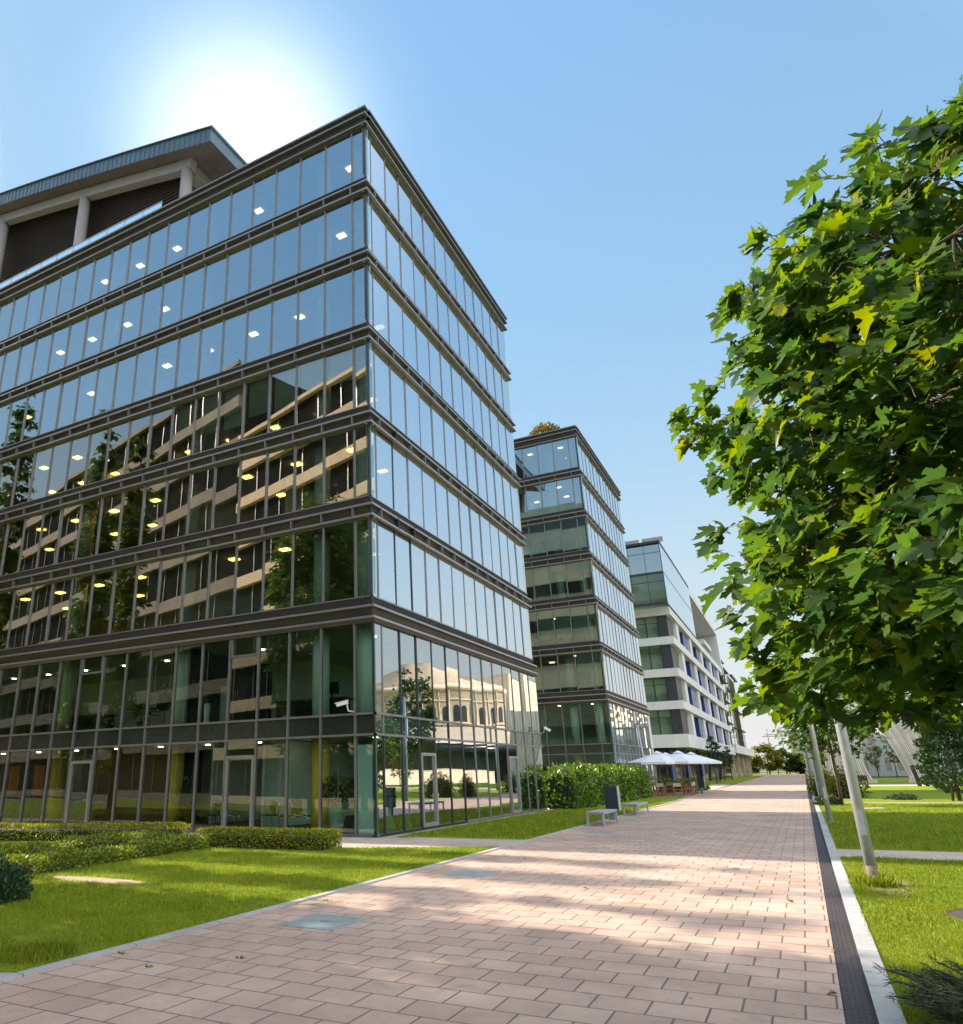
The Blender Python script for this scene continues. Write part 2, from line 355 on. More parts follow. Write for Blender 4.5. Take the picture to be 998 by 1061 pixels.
M['paver'] = paver_mat('pinkish_paving', .44, .40, (.555,.40,.32), (.465,.325,.255), (.17,.13,.105), .010, .5, (.09,.03))
M['path_small'] = paver_mat('beige_path_paving', .30, .20, (.52,.43,.35), (.47,.39,.32), (.26,.21,.18), .006)
M['channel'] = paver_mat('brown_drain_channel', .09, .045, (.095,.070,.072), (.070,.054,.058), (.02,.016,.018), .010, .5)
# ------------------------------------------------------------------ camera, sky, sun
F_PX, PX, PY, IW, IH = 753.587, 387.516, 544.317, 998., 1061.
YAW, PIT, ROL = [math.radians(a) for a in (28.9527, 18.9431, -.98581)]
EYE = 1.8
_f = Vector((-math.sin(YAW)*math.cos(PIT), math.cos(YAW)*math.cos(PIT), math.sin(PIT)))
_r = Vector((math.cos(YAW), math.sin(YAW), 0)); _u = _r.cross(_f)
CR = _r*math.cos(ROL) + _u*math.sin(ROL); CU = -_r*math.sin(ROL) + _u*math.cos(ROL); CF = _f
cd = bpy.data.cameras.new('camera'); cam = bpy.data.objects.new('camera', cd); COL.objects.link(cam)
cam.matrix_world = Matrix(((CR.x,CU.x,-CF.x,0),(CR.y,CU.y,-CF.y,0),(CR.z,CU.z,-CF.z,EYE),(0,0,0,1)))
cd.sensor_fit = 'VERTICAL'; cd.sensor_height = 36; cd.lens = F_PX/IH*36
cd.shift_x = (IW/2 - PX)/IH; cd.shift_y = (PY - IH/2)/IH
cd.clip_start = .05; cd.clip_end = 5000
SC.camera = cam
def size_in_view(pts):
    """rough share of the view taken by a quad; used only to pick which repeats become parts of their own"""
    q = []
    for p in pts:
        d = Vector(p) - Vector((0,0,EYE)); z = d.dot(CF)
        if z < .2: return 0
        q.append((PX + F_PX*d.dot(CR)/z, PY - F_PX*d.dot(CU)/z))
    if all(a[0] < -5 for a in q) or all(a[0] > IW+5 for a in q): return 0
    return abs(sum(q[i][0]*q[(i+1) % 4][1] - q[(i+1) % 4][0]*q[i][1] for i in range(4)))/2

SKY_GAIN = 2.68
SUN_AZ, SUN_EL = 86., 34.      # degrees left of +Y, elevation
a, e = math.radians(SUN_AZ), math.radians(SUN_EL)
to_sun = Vector((-math.sin(a)*math.cos(e), math.cos(a)*math.cos(e), math.sin(e)))
sl = bpy.data.lights.new('sun', 'SUN'); sl.energy = 4.6; sl.angle = math.radians(.6); sl.color = (1, .90, .76)
so = bpy.data.objects.new('sun', sl); COL.objects.link(so); so.location = (-30, 0, 60)
so.rotation_euler = (-to_sun).to_track_quat('-Z', 'Y').to_euler()
w = bpy.data.worlds.new('World'); SC.world = w; w.use_nodes = True
nt = w.node_tree; nt.nodes.clear()
wo = nt.nodes.new('ShaderNodeOutputWorld'); bg = nt.nodes.new('ShaderNodeBackground')
sky = nt.nodes.new('ShaderNodeTexSky'); sky.sky_type = 'NISHITA'; sky.sun_disc = False
sky.sun_elevation = e; sky.sun_rotation = math.radians(360 - SUN_AZ)
sky.air_density = 1.25; sky.dust_density = .35; sky.ozone_density = 2.2; sky.altitude = 0
# the sun's glow behind the roofs, added to the sky away from the lamp's direction
tcw = nt.nodes.new('ShaderNodeTexCoord')
dp = nt.nodes.new('ShaderNodeVectorMath'); dp.operation = 'DOT_PRODUCT'
nrm = nt.nodes.new('ShaderNodeVectorMath'); nrm.operation = 'NORMALIZE'
nt.links.new(tcw.outputs['Generated'], nrm.inputs[0]); nt.links.new(nrm.outputs[0], dp.inputs[0]); dp.inputs[1].default_value = (-.4583, .5330, .7112)
mr = nt.nodes.new('ShaderNodeMapRange'); mr.inputs[1].default_value = .952; mr.inputs[2].default_value = 1.0; mr.inputs[3].default_value = 0; mr.inputs[4].default_value = 1
nt.links.new(dp.outputs['Value'], mr.inputs[0])
pw = nt.nodes.new('ShaderNodeMath'); pw.operation = 'POWER'; pw.inputs[1].default_value = 6.5; nt.links.new(mr.outputs[0], pw.inputs[0])
gm = nt.nodes.new('ShaderNodeMath'); gm.operation = 'MULTIPLY'; gm.inputs[1].default_value = 3.3; nt.links.new(pw.outputs[0], gm.inputs[0])
mg = nt.nodes.new('ShaderNodeMix'); mg.data_type = 'RGBA'; mg.blend_type = 'ADD'; mg.clamp_factor = False
mg.inputs[7].default_value = (1, .90, .80, 1)
nt.links.new(gm.outputs[0], mg.inputs[0])
# a hazy bright summer sky: the range between the zenith and the sun's side is gentler than in clean air
lum = nt.nodes.new('ShaderNodeVectorMath'); lum.operation = 'DOT_PRODUCT'; lum.inputs[1].default_value = (.25, .55, .20); nt.links.new(sky.outputs[0], lum.inputs[0])
den = nt.nodes.new('ShaderNodeMath'); den.operation = 'MULTIPLY_ADD'; den.inputs[1].default_value = .9; den.inputs[2].default_value = 1.0; nt.links.new(lum.outputs['Value'], den.inputs[0])
fac = nt.nodes.new('ShaderNodeMath'); fac.operation = 'DIVIDE'; fac.inputs[0].default_value = SKY_GAIN; nt.links.new(den.outputs[0], fac.inputs[1])
sc_ = nt.nodes.new('ShaderNodeVectorMath'); sc_.operation = 'SCALE'; nt.links.new(sky.outputs[0], sc_.inputs[0]); nt.links.new(fac.outputs[0], sc_.inputs['Scale'])
tint = nt.nodes.new('ShaderNodeVectorMath'); tint.operation = 'MULTIPLY'; tint.inputs[1].default_value = (.75, .925, .86); nt.links.new(sc_.outputs[0], tint.inputs[0])
# pale summer haze towards the horizon
sepz = nt.nodes.new('ShaderNodeSeparateXYZ'); nt.links.new(nrm.outputs[0], sepz.inputs[0])
om = nt.nodes.new('ShaderNodeMath'); om.operation = 'SUBTRACT'; om.use_clamp = True; om.inputs[0].default_value = 1.0; nt.links.new(sepz.outputs[2], om.inputs[1])
hp = nt.nodes.new('ShaderNodeMath'); hp.operation = 'POWER'; hp.inputs[1].default_value = 3.4; nt.links.new(om.outputs[0], hp.inputs[0])
ha = nt.nodes.new('ShaderNodeMath'); ha.operation = 'ADD'; ha.use_clamp = True; ha.inputs[1].default_value = .05; nt.links.new(hp.outputs[0], ha.inputs[0])
hm = nt.nodes.new('ShaderNodeMix'); hm.data_type = 'RGBA'; nt.links.new(ha.outputs[0], hm.inputs[0]); nt.links.new(tint.outputs[0], hm.inputs[6]); hm.inputs[7].default_value = (2.7, 2.62, 2.68, 1)
nt.links.new(hm.outputs[2], mg.inputs[6])
# extra glow round the lamp's direction, outside the view, added as warm fill light
d2 = nt.nodes.new('ShaderNodeVectorMath'); d2.operation = 'DOT_PRODUCT'; d2.inputs[1].default_value = to_sun; nt.links.new(nrm.outputs[0], d2.inputs[0])
r2 = nt.nodes.new('ShaderNodeMapRange'); r2.inputs[1].default_value = .935; r2.inputs[2].default_value = 1.0; r2.inputs[3].default_value = 0; r2.inputs[4].default_value = 1; nt.links.new(d2.outputs['Value'], r2.inputs[0])
p2 = nt.nodes.new('ShaderNodeMath'); p2.operation = 'POWER'; p2.inputs[1].default_value = 1.8; nt.links.new(r2.outputs[0], p2.inputs[0])
s2 = nt.nodes.new('ShaderNodeMath'); s2.operation = 'MULTIPLY'; s2.inputs[1].default_value = 40.0; nt.links.new(p2.outputs[0], s2.inputs[0])
mg2 = nt.nodes.new('ShaderNodeMix'); mg2.data_type = 'RGBA'; mg2.blend_type = 'ADD'; mg2.clamp_factor = False; mg2.inputs[7].default_value = (1, .88, .70, 1)
nt.links.new(s2.outputs[0], mg2.inputs[0]); nt.links.new(mg.outputs[2], mg2.inputs[6]); 
# broad bright lobe added to the unseen sky, right and behind, as fill light
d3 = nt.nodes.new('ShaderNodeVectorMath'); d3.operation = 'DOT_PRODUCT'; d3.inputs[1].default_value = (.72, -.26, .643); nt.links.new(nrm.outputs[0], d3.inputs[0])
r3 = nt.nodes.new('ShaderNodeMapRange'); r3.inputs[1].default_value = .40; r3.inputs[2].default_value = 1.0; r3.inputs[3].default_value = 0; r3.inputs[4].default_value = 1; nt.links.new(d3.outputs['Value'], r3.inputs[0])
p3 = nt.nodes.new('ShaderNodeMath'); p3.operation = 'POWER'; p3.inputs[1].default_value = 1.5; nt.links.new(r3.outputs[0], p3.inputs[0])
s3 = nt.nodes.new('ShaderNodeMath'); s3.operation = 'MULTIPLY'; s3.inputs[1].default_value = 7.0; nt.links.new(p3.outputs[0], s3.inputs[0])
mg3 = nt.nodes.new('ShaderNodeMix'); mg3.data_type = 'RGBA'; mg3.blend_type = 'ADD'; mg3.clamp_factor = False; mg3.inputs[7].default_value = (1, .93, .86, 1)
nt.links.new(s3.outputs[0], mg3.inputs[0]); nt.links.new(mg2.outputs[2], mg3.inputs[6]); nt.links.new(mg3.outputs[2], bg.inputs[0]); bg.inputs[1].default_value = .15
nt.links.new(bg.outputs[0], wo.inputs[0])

SC.render.engine = 'CYCLES'
SC.cycles.use_denoising = True
SC.cycles.use_adaptive_sampling = True; SC.cycles.adaptive_threshold = .015
SC.cycles.max_bounces = 8; SC.cycles.diffuse_bounces = 3; SC.cycles.glossy_bounces = 4; SC.cycles.transmission_bounces = 4; SC.cycles.transparent_max_bounces = 12
SC.cycles.caustics_reflective = False; SC.cycles.caustics_refractive = False
SC.cycles.sample_clamp_indirect = 6
SC.view_settings.view_transform = 'Standard'; SC.view_settings.look = 'None'; SC.view_settings.gamma = 1; SC.view_settings.exposure = 1.12
SC.view_settings.use_curve_mapping = False

# ------------------------------------------------------------------ foliage
def maple_template():
    half = [(.05,-.03),(.20,-.10),(.30,-.06),(.44,.03),(.36,.10),(.33,.20),(.46,.25),(.52,.36),(.66,.52),(.52,.50),(.47,.60),(.36,.50),(.22,.42),
            (.24,.58),(.36,.72),(.24,.72),(.20,.84),(.10,.88)]
    V = [(0,0,0),(0,.42,0),(0,1.05,0)]; Fc = []
    k = len(V); V += [(x, y, .16*x + .05*math.sin(5*y)) for x, y in half]
    Fc.append([0] + list(range(k, k+13)) + [1]); Fc.append([1] + list(range(k+12, k+len(half))) + [2])
    k2 = len(V); V += [(-x, y, .16*x + .05*math.sin(5*y+.5)) for x, y in half]
    Fc.append([1] + list(range(k2+12, k2-1, -1)) + [0]); Fc.append([2] + list(range(k2+len(half)-1, k2+11, -1)) + [1])
    return np.array(V), Fc
def simple_template():
    V = [(0,0,0),(.30,.45,.06),(0,1,-.06),(-.30,.45,.06)]
    return np.array(V, float), [[0,1,2],[0,2,3]]
def lobed_template():
    V = [(0,0,0),(.42,.05,.05),(.30,.25,.05),(.55,.55,.08),(.22,.62,.02),(0,1.05,-.05),(-.22,.62,.02),(-.55,.55,.08),(-.30,.25,.05),(-.42,.05,.05)]
    return np.array(V, float), [[0,1,2,3,4,5],[0,5,6,7,8,9]]
def needle_template():
    V = [(-.05,0,0),(.05,0,0),(.03,.6,.02),(0,1,-.05),(-.03,.6,.02)]
    return np.array(V, float), [[0,1,2,3,4]]
def scatter(name, tmpl, P, D, Nn, S, mat, parent=None):
    """one mesh of many leaves: P positions, D tip directions, Nn blade normals, S sizes"""
    V, Fc = tmpl; n = len(P)
    D = D/np.linalg.norm(D, axis=1, keepdims=True)
    Nn = Nn - (Nn*D).sum(1, keepdims=True)*D; Nn = Nn/(np.linalg.norm(Nn, axis=1, keepdims=True)+1e-9)
    X = np.cross(D, Nn)
    W = P[:,None,:] + S[:,None,None]*(V[None,:,0:1]*X[:,None,:] + V[None,:,1:2]*D[:,None,:] + V[None,:,2:3]*Nn[:,None,:])
    fl = np.concatenate([np.array(f) for f in Fc]); fs = np.array([len(f) for f in Fc])
    loops = (fl[None,:] + (np.arange(n)*len(V))[:,None]).ravel(); sizes = np.tile(fs, n)
    return np_mesh(name, W.reshape(-1,3), loops, sizes, mat, parent)
def scatter_multi(name, tmpls, P, D, Nn, S, mat, parent=None):
    pick = RNG.integers(0, len(tmpls), len(P)); Vs = []; Ls = []; Ss = []; base = 0
    for t, (V, Fc) in enumerate(tmpls):
        q = pick == t; p, d, n, s = P[q], D[q], Nn[q], S[q]; k = len(p)
        d = d/np.linalg.norm(d, axis=1, keepdims=True); n = n - (n*d).sum(1, keepdims=True)*d; n = n/(np.linalg.norm(n, axis=1, keepdims=True)+1e-9); x = np.cross(d, n)
        W = p[:,None,:] + s[:,None,None]*(V[None,:,0:1]*x[:,None,:] + V[None,:,1:2]*d[:,None,:] + V[None,:,2:3]*n[:,None,:])
        fl = np.concatenate([np.array(f) for f in Fc]); fs = np.array([len(f) for f in Fc])
        Vs.append(W.reshape(-1,3)); Ls.append((fl[None,:] + (np.arange(k)*len(V))[:,None]).ravel() + base); Ss.append(np.tile(fs, k)); base += k*len(V)
    return np_mesh(name, np.concatenate(Vs), np.concatenate(Ls), np.concatenate(Ss), mat, parent)
def bent(tmpl, fold, curl, wide, seed):
    """the same leaf folded along its midrib, curled at the tip, wider or narrower, slightly torn"""
    V, Fc = tmpl; V = V.copy(); r = np.random.default_rng(seed)
    V[:,2] += fold*np.abs(V[:,0]) - curl*np.maximum(0, V[:,1])**2 + .03*np.sin(9*V[:,0]+seed)
    V[:,0] *= wide; V[3:] += r.normal(size=(len(V)-3,3))*.018
    return V, Fc
def rdir(n, up=0.0):
    d = RNG.normal(size=(n,3)); d[:,2] += up; return d/np.linalg.norm(d, axis=1, keepdims=True)
def leaf_dirs(n, out, droop=(.1,.9), spread=1.2):
    """tips point outward and droop, blades face roughly up"""
    D = out + RNG.normal(size=(n,3))*spread*.6; D[:,2] = -RNG.uniform(*droop, size=n)*np.linalg.norm(D[:,:2], axis=1)
    Nn = np.zeros((n,3)); Nn[:,2] = 1; Nn += RNG.normal(size=(n,3))*.38
    return D, Nn

def limbs(mb, x, y, z0, z1, zc, rad, n, rt, lean=(0,0), seed=0):
    rn = random.Random(seed)
    top = (x+lean[0], y+lean[1], z1)
    mb.tube([(x,y,z0),(x+lean[0]*.3+.02,y+lean[1]*.3,z0+(z1-z0)*.35),(x+lean[0]*.7,y+lean[1]*.7+.02,z0+(z1-z0)*.7),top], [rt,rt*.8,rt*.5,rt*.18], 8)
    tips = []
    for i in range(n):
        t = i/max(1,n-1); z = zc + (z1-zc)*t*.88; az = i*2.4 + rn.uniform(-.4,.4)
        R = rad(z + (z1-zc)*.12)*rn.uniform(.62,.92); cx, cy = x+lean[0]*t, y+lean[1]*t
        mid = (cx+math.cos(az)*R*.5, cy+math.sin(az)*R*.5, z+R*.22); end = (cx+math.cos(az)*R, cy+math.sin(az)*R, z+R*rn.uniform(.25,.5))
        r0 = rt*.42*(1-.5*t); mb.tube([(cx,cy,z), mid, end], [r0, r0*.6, r0*.18], 5, cap=False)
        tips += [mid, end]
    return tips

def leafy_tree(name, label, cat, x, y, h, zc, R, nleaf, leaf, mat, shape='round', trunk_r=.12, group=None, seed=1, clusters=None, tmpl=None, part='crown'):
    """thing > trunk, crown; crown is many leaves in clumps with gaps between"""
    root = thing(name, label, cat, (x,y,0), group)
    def rad(z):
        t = min(1, max(0, (z-zc)/(h-zc)))
        if shape == 'round': return R*math.sqrt(max(0, 1-(2*t-1)**2))*.95 + R*.05
        if shape == 'column': return R*min(1, t*6+.25)*(1-t**3*.85)
        if shape == 'cone': return R*min(1, t*5+.2)*(1-t*.92)
        if shape == 'oval': return R*math.sin(PI*min(1, t*.88+.12))**.7
    mb = MB(); limbs(mb, x, y, 0, h*.95, zc, rad, 10, trunk_r, seed=seed)
    mb.build('trunk', M['bark'], root)
    rn = np.random.default_rng(seed)
    nc = clusters or max(30, nleaf//40)
    C = []
    while len(C) < nc:
        z = rn.uniform(zc, h); r = rad(z)
        if rn.random() > (r/R)**1.3: continue
        a = rn.uniform(0, 2*PI); q = r*math.sqrt(rn.uniform(.12, 1))*rn.uniform(.8,1.08)
        C.append((x+q*math.cos(a), y+q*math.sin(a), z))
    C = np.array(C); idx = rn.integers(0, nc, nleaf)
    sz = (R*.26 + .12)*rn.uniform(.55,1.25,nc)
    P = C[idx] + rn.normal(size=(nleaf,3))*sz[idx][:,None]*np.array([.55,.55,.38])
    out = P - np.array([x,y,(zc+h)/2]); out[:,2] *= .3; out /= np.linalg.norm(out,axis=1,keepdims=True)+1e-6
    D, Nn = leaf_dirs(nleaf, out)
    scatter(part, tmpl or simple_template(), P, D, Nn, leaf*rn.uniform(.65,1.25,nleaf), M[mat], root)
    return root

def hedge(name, label, cat, pts, w, h, nleaf, leaf, mat, ragged=.06, group=None, wave=.0, part='foliage', core=True, seed=3):
    """clipped or loose hedge along a polyline: a dark woody inside and a skin of small leaves"""
    pts = [Vector((p[0],p[1],0)) for p in pts]
    root = thing(name, label, cat, tuple(pts[0]), group)
    seg = [(pts[i], pts[i+1]) for i in range(len(pts)-1)]; L = [(b-a).length for a,b in seg]; tot = sum(L)
    rn = np.random.default_rng(seed)
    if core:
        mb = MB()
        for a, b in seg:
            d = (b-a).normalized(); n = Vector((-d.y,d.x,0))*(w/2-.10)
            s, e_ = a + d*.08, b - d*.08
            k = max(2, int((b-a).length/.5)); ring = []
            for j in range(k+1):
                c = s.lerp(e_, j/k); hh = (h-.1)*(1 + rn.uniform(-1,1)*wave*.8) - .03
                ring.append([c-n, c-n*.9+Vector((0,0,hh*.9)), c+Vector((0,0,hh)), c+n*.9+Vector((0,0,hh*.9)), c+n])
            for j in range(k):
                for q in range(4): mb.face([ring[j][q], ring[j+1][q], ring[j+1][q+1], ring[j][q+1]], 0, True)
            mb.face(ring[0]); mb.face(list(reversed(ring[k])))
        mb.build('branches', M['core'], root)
    cum = np.cumsum([0]+L)
    u = rn.uniform(0, tot, nleaf); P = np.zeros((nleaf,3)); out = np.zeros((nleaf,3))
    lump = .5+.5*np.sin(u*3.1+seed)*np.sin(u*1.7+2*seed) if wave else np.ones(nleaf)
    side = rn.random(nleaf)
    for i in range(nleaf):
        k = min(len(seg)-1, int(np.searchsorted(cum, u[i], 'right')-1)); a, b = seg[k]; d = (b-a).normalized(); n = Vector((-d.y,d.x,0))
        c = a + d*(u[i]-cum[k])
        hh = h*(1 - wave + wave*lump[i]*1.4)
        if side[i] < .42: v = rn.uniform(-1,1)*w/2; z = hh; o = Vector((0,0,1))
        elif side[i] < .96:
            sg = 1 if rn.random() < .35 else -1; v = sg*w/2; z = rn.uniform(.02,hh); o = n*sg
        else:
            v = rn.uniform(-1,1)*w/2; z = rn.uniform(0,hh); end = rn.random() < .5
            c = (pts[0] if end else pts[-1]); o = (d*-1 if end else d)
        if wave: v *= .75+.35*lump[i]
        dep = abs(rn.normal())*ragged
        p = c + n*v + Vector((0,0,z)) - o*(dep - ragged*.7)
        P[i] = p; out[i] = o
    P[:,2] = np.maximum(P[:,2], .015)
    D = out*.9 + rn.normal(size=(nleaf,3))*.6 + np.array([0,0,.45]); Nn = out + rn.normal(size=(nleaf,3))*.6 + np.array([0,0,.3])
    scatter(part, simple_template(), P, D, Nn, leaf*rn.uniform(.6,1.3,nleaf), M[mat], root)
    return root
# ------------------------------------------------------------------ ground
def sheet(name, poly, z, mat, kind='structure'):
    mb = MB(); mb.face([(p[0],p[1],z) for p in poly])
    return tag(mb.build(name, mat), kind=kind)
def slab(name, poly, z0, z1, mat):
    mb = MB(); mb.prism(poly, z0, z1); return tag(mb.build(name, mat), kind='structure')
M['ground'] = plain('far_ground', (.12,.14,.045), .95, 0, .3, .12, .3, 3)
sheet('ground', [(-1500,-400),(1500,-400),(1500,3000),(-1500,3000)], -.16, M['ground'])
slab('pavement', [(-6.97,-12),(-.055,-12),(-.055,230),(-9,230),(-7.35,70),(-6.97,45)], -.15, .000, M['paver'])
slab('pavement_cafe', [(-11.5,58.0),(-7.1,58.0),(-7.36,70),(-8.2,104),(-11.5,104)], -.15, .003, M['path_small'])
slab('drain_channel', [(-.05,-12),(.155,-12),(.155,150),(-.05,150)], -.15, -.004, M['channel'])
M['kerb_blocks'] = paver_mat('granite_kerb_blocks', 5.0, 1.45, (.44,.435,.43), (.38,.375,.37), (.13,.125,.12), .008, 0, (1.0,.4))
slab('kerb', [(.16,-12),(.335,-12),(.335,150),(.16,150)], -.15, .035, M['kerb_blocks'])
slab('kerb_edge', [(-7.10,-12),(-6.975,-12),(-6.975,45),(-7.355,70),(-7.48,70),(-7.10,45)], -.15, .022, M['kerb_blocks'])
# left lawn, lawn along the side wall, far lawn, right lawns
lawnA = [(-7.105,5.5),(-7.105,19.2),(-11.0,17.6),(-15,17.5),(-17.5,18.6),(-24,16.5),(-60,15),(-60,-6),(-30,-6),(-12.5,3.4)]
slab('lawn', lawnA, -.15, .012, M['turf'])
slab('path', [(-7.105,-12),(-7.105,5.49),(-12.5,3.39),(-30,-6.01),(-60,-6.01),(-60,-12)], -.15, .002, M['path_small'])
slab('path_entrance', [(-7.105,19.21),(-7.105,21.5),(-10.6,21.4),(-11.35,20.84),(-60,20.84),(-60,15.01),(-24,16.51),(-17.5,18.61),(-15,17.51),(-11.0,17.61)], -.15, .004, M['path_small'])
slab('lawn_side', [(-7.105,21.51),(-7.105,44.9),(-7.355,57.98),(-11.2,57.98),(-11.2,21.45),(-10.6,21.41)], -.15, .010, M['turf'])
slab('gravel_strip', [(-11.21,21.5),(-11.21,57.9),(-11.58,57.9),(-11.58,20.86),(-11.36,20.86)], -.15, .006, M['gravel'])
slab('lawn_far', [(-8.25,104.1),(-9,230),(-40,230),(-40,104.1)], -.15, .010, M['turf'])
slab('lawn_right', [(.34,-12),(40,-12),(40,19.35),(.34,19.35)], -.15, .012, M['turf'])
slab('path_cross', [(.34,19.36),(40,19.36),(40,21.3),(.34,21.3)], -.15, .003, M['path_small'])
slab('lawn_right_middle', [(.34,21.31),(40,21.31),(40,46),(.34,48)], -.15, .012, M['turf'])
slab('path_narrow', [(.34,48.01),(40,46.01),(40,47.2),(.34,49)], -.15, .003, M['path_small'])
slab('lawn_right_back', [(.34,49.01),(40,47.21),(40,88),(.34,88)], -.15, .012, M['turf'])
M['concrete_path'] = plain('pale_concrete_path', (.40,.38,.36), .85, 0, .12, .8)
slab('path_pale', [(.34,88.01),(60,88.01),(60,96),(.34,96)], -.15, .003, M['concrete_path'])
slab('lawn_plaza', [(.34,96.01),(60,96.01),(60,150),(.34,150)], -.15, .012, M['turf'])
M['dry_grass'] = plain('sunny_dry_grass', (.24,.22,.06), .95, 0, .25, .6, .3, 5)
slab('verge', [(-60,231),(60,231),(60,262),(-60,262)], -.15, .012, M['dry_grass'])
# worn patches
def patch(name, x, y, rx, ry, z, mat, n=22, seed=2):
    rn = random.Random(seed)
    sheet(name, [(x + rx*math.cos(2*PI*k/n)*rn.uniform(.8,1.15), y + ry*math.sin(2*PI*k/n)*rn.uniform(.8,1.15)) for k in range(n)], z, mat)
M['bare'] = plain('sandy_bare_soil', (.34,.25,.155), 1, 0, .2, 3, .5, 30)
M['worn'] = plain('worn_turf', (.21,.185,.07), 1, 0, .35, 5, .5, 40)
patch('soil_bare', -12.0, 10.62, 1.35, .30, .016, M['bare'], seed=5)
patch('soil_worn', .80, 15.3, .42, 1.3, .016, M['worn'], seed=6)
patch('soil_bed', 2.15, 12.4, .95, .95, .016, M['soil'], seed=7)
# soil under the shrub rows, and the trodden strip between the two rows
SOILS = [[(-14.05,10.2),(-14.25,16.4),(-10.9,16.75),(-10.9,17.55),(-14.95,17.45),(-15.1,10.2)], [(-16.3,9.2),(-16.75,17.6),(-17.6,18.4),(-17.6,9.2)]]
for q in SOILS: sheet('soil_shrub_bed', q, .0145, M['soil'])
sheet('path_strip', [(-15.12,9),(-15.12,17.4),(-16.0,17.9),(-16.2,17.6),(-15.95,9)], .0150, M['path_small'])

# grass blades on the near lawns
def blades(name, xs, ys, n, hgt, test, seed):
    rn = np.random.default_rng(seed)
    X = rn.uniform(xs[0], xs[1], n); Y = rn.uniform(ys[0], ys[1], n)
    dist = np.hypot(X, Y); keep = (rn.random(n) < np.clip(7.5/dist, 0, 1)**1.5) & test(X, Y)
    X, Y = X[keep], Y[keep]; k = len(X)
    P = np.stack([X, Y, np.full(k, .010)], 1)
    clump = np.sin(X*2.3+1.3*Y)*np.sin(Y*3.1-X) + rn.normal(size=k)*.4
    D = rn.normal(size=(k,3))*np.array([.5,.5,.12]); D[:,2] = 1; Nn = rn.normal(size=(k,3)); Nn[:,2] *= .2
    S = hgt*(1 + .25*clump)*rn.uniform(.6,1.25,k)*np.clip(np.hypot(X,Y)/9, 1, 1.5); S = np.clip(S, .015, .12)
    V = np.array([(-.09,0,0),(.09,0,0),(.055,.6,.05),(0,1,.16),(-.055,.6,.05)], float)
    o = scatter(name, (V, [[0,1,2,3,4]]), P, D, Nn, S, M['blade'])
    return tag(o, kind='stuff')
def inpoly(poly):
    def t(X, Y):
        r = np.zeros(len(X), bool); n = len(poly)
        for i in range(n):
            x1,y1 = poly[i]; x2,y2 = poly[(i+1) % n]
            c = ((y1 > Y) != (y2 > Y)) & (X < (x2-x1)*(Y-y1)/(y2-y1+1e-12)+x1); r ^= c
        return r
    return t
pa = inpoly(lawnA)
def lawn_left(X, Y):
    hole = ((X+12.0)/1.2)**2 + ((Y-10.62)/.27)**2 < 1
    bed = inpoly(SOILS[0])(X, Y) | inpoly(SOILS[1])(X, Y) | ((X < -15.1) & (X > -16.2))
    return pa(X, Y) & ~hole & ~bed & (X > -19) & (X/np.maximum(Y,.1) > -1.6)
tag(blades('grass', (-19,-7.1), (5.5,19.2), 560000, .033, lawn_left, 1), 'short mown grass of the lawn before the glass facade', 'grass')
def lawn_rt(X, Y):
    return ((X-2.15)**2 + (Y-12.4)**2 > .8) & (((X-.8)/.36)**2 + ((Y-15.3)/1.1)**2 > rn_(len(X))) & (X < Y*.23)
def rn_(n): return RNG.uniform(.3, 1.1, n)
tag(blades('grass', (.33,4.4), (5.8,19.3), 280000, .036, lawn_rt, 2), 'short mown grass beside the pale kerb on the right', 'grass')
tag(blades('grass', (-11.15,-7.12), (21.55,40), 120000, .06, lambda X,Y: np.ones(len(X),bool), 3), 'short grass along the glass side wall', 'grass')
tag(blades('grass', (.36,9.5), (21.35,46), 420000, .055, lambda X,Y: X < Y*.23, 6), 'short mown grass of the right lawn beyond the cross path', 'grass')
# taller tuft round the pole foot, tufts along the left kerb
def tuft(name, label, x, y, r, n, h, seed):
    rn = np.random.default_rng(seed); a = rn.uniform(0,2*PI,n); q = r*np.sqrt(rn.random(n))
    P = np.stack([x+q*np.cos(a), y+q*np.sin(a), np.full(n,.01)],1); D = rn.normal(size=(n,3))*.4; D[:,2] = 1
    o = scatter(name, needle_template(), P, D, rn.normal(size=(n,3)), h*rn.uniform(.5,1.2,n), M['blade']); tag(o, label, 'grass', kind='stuff')
tuft('grass_tuft', 'uncut grass tuft round the foot of the nearest steel pole', .70, 15.0, .3, 900, .17, 4)
tuft('grass_tuft', 'uncut grass tuft at the near corner of the left lawn', -7.6, 6.0, .42, 1400, .10, 5)
# ------------------------------------------------------------------ the dark glass office blocks
Z = [29.2,28.29,25.2,24.7,21.65,21.19,18.09,17.59,14.49,14.02,10.88,10.40,7.23,6.77,3.68,3.03,0.0]
UL, UR = .81, .70
ML, MR = 1.335, 1.32
def fbox(mb, side, xc, yc, u0, u1, v0, v1, z0, z1, mi=0):
    """box on a facade: u along the wall from the corner, v outward (0 = outermost rail)"""
    if side == 'L': mb.box(xc-u1, xc-u0, yc-v1, yc-v0, z0, z1, mi)
    else: mb.box(xc+v0, xc+v1, yc+u0, yc+u1, z0, z1, mi)
def fpt(side, xc, yc, u, v, z):
    return (xc-u, yc-v, z) if side == 'L' else (xc+v, yc+u, z)

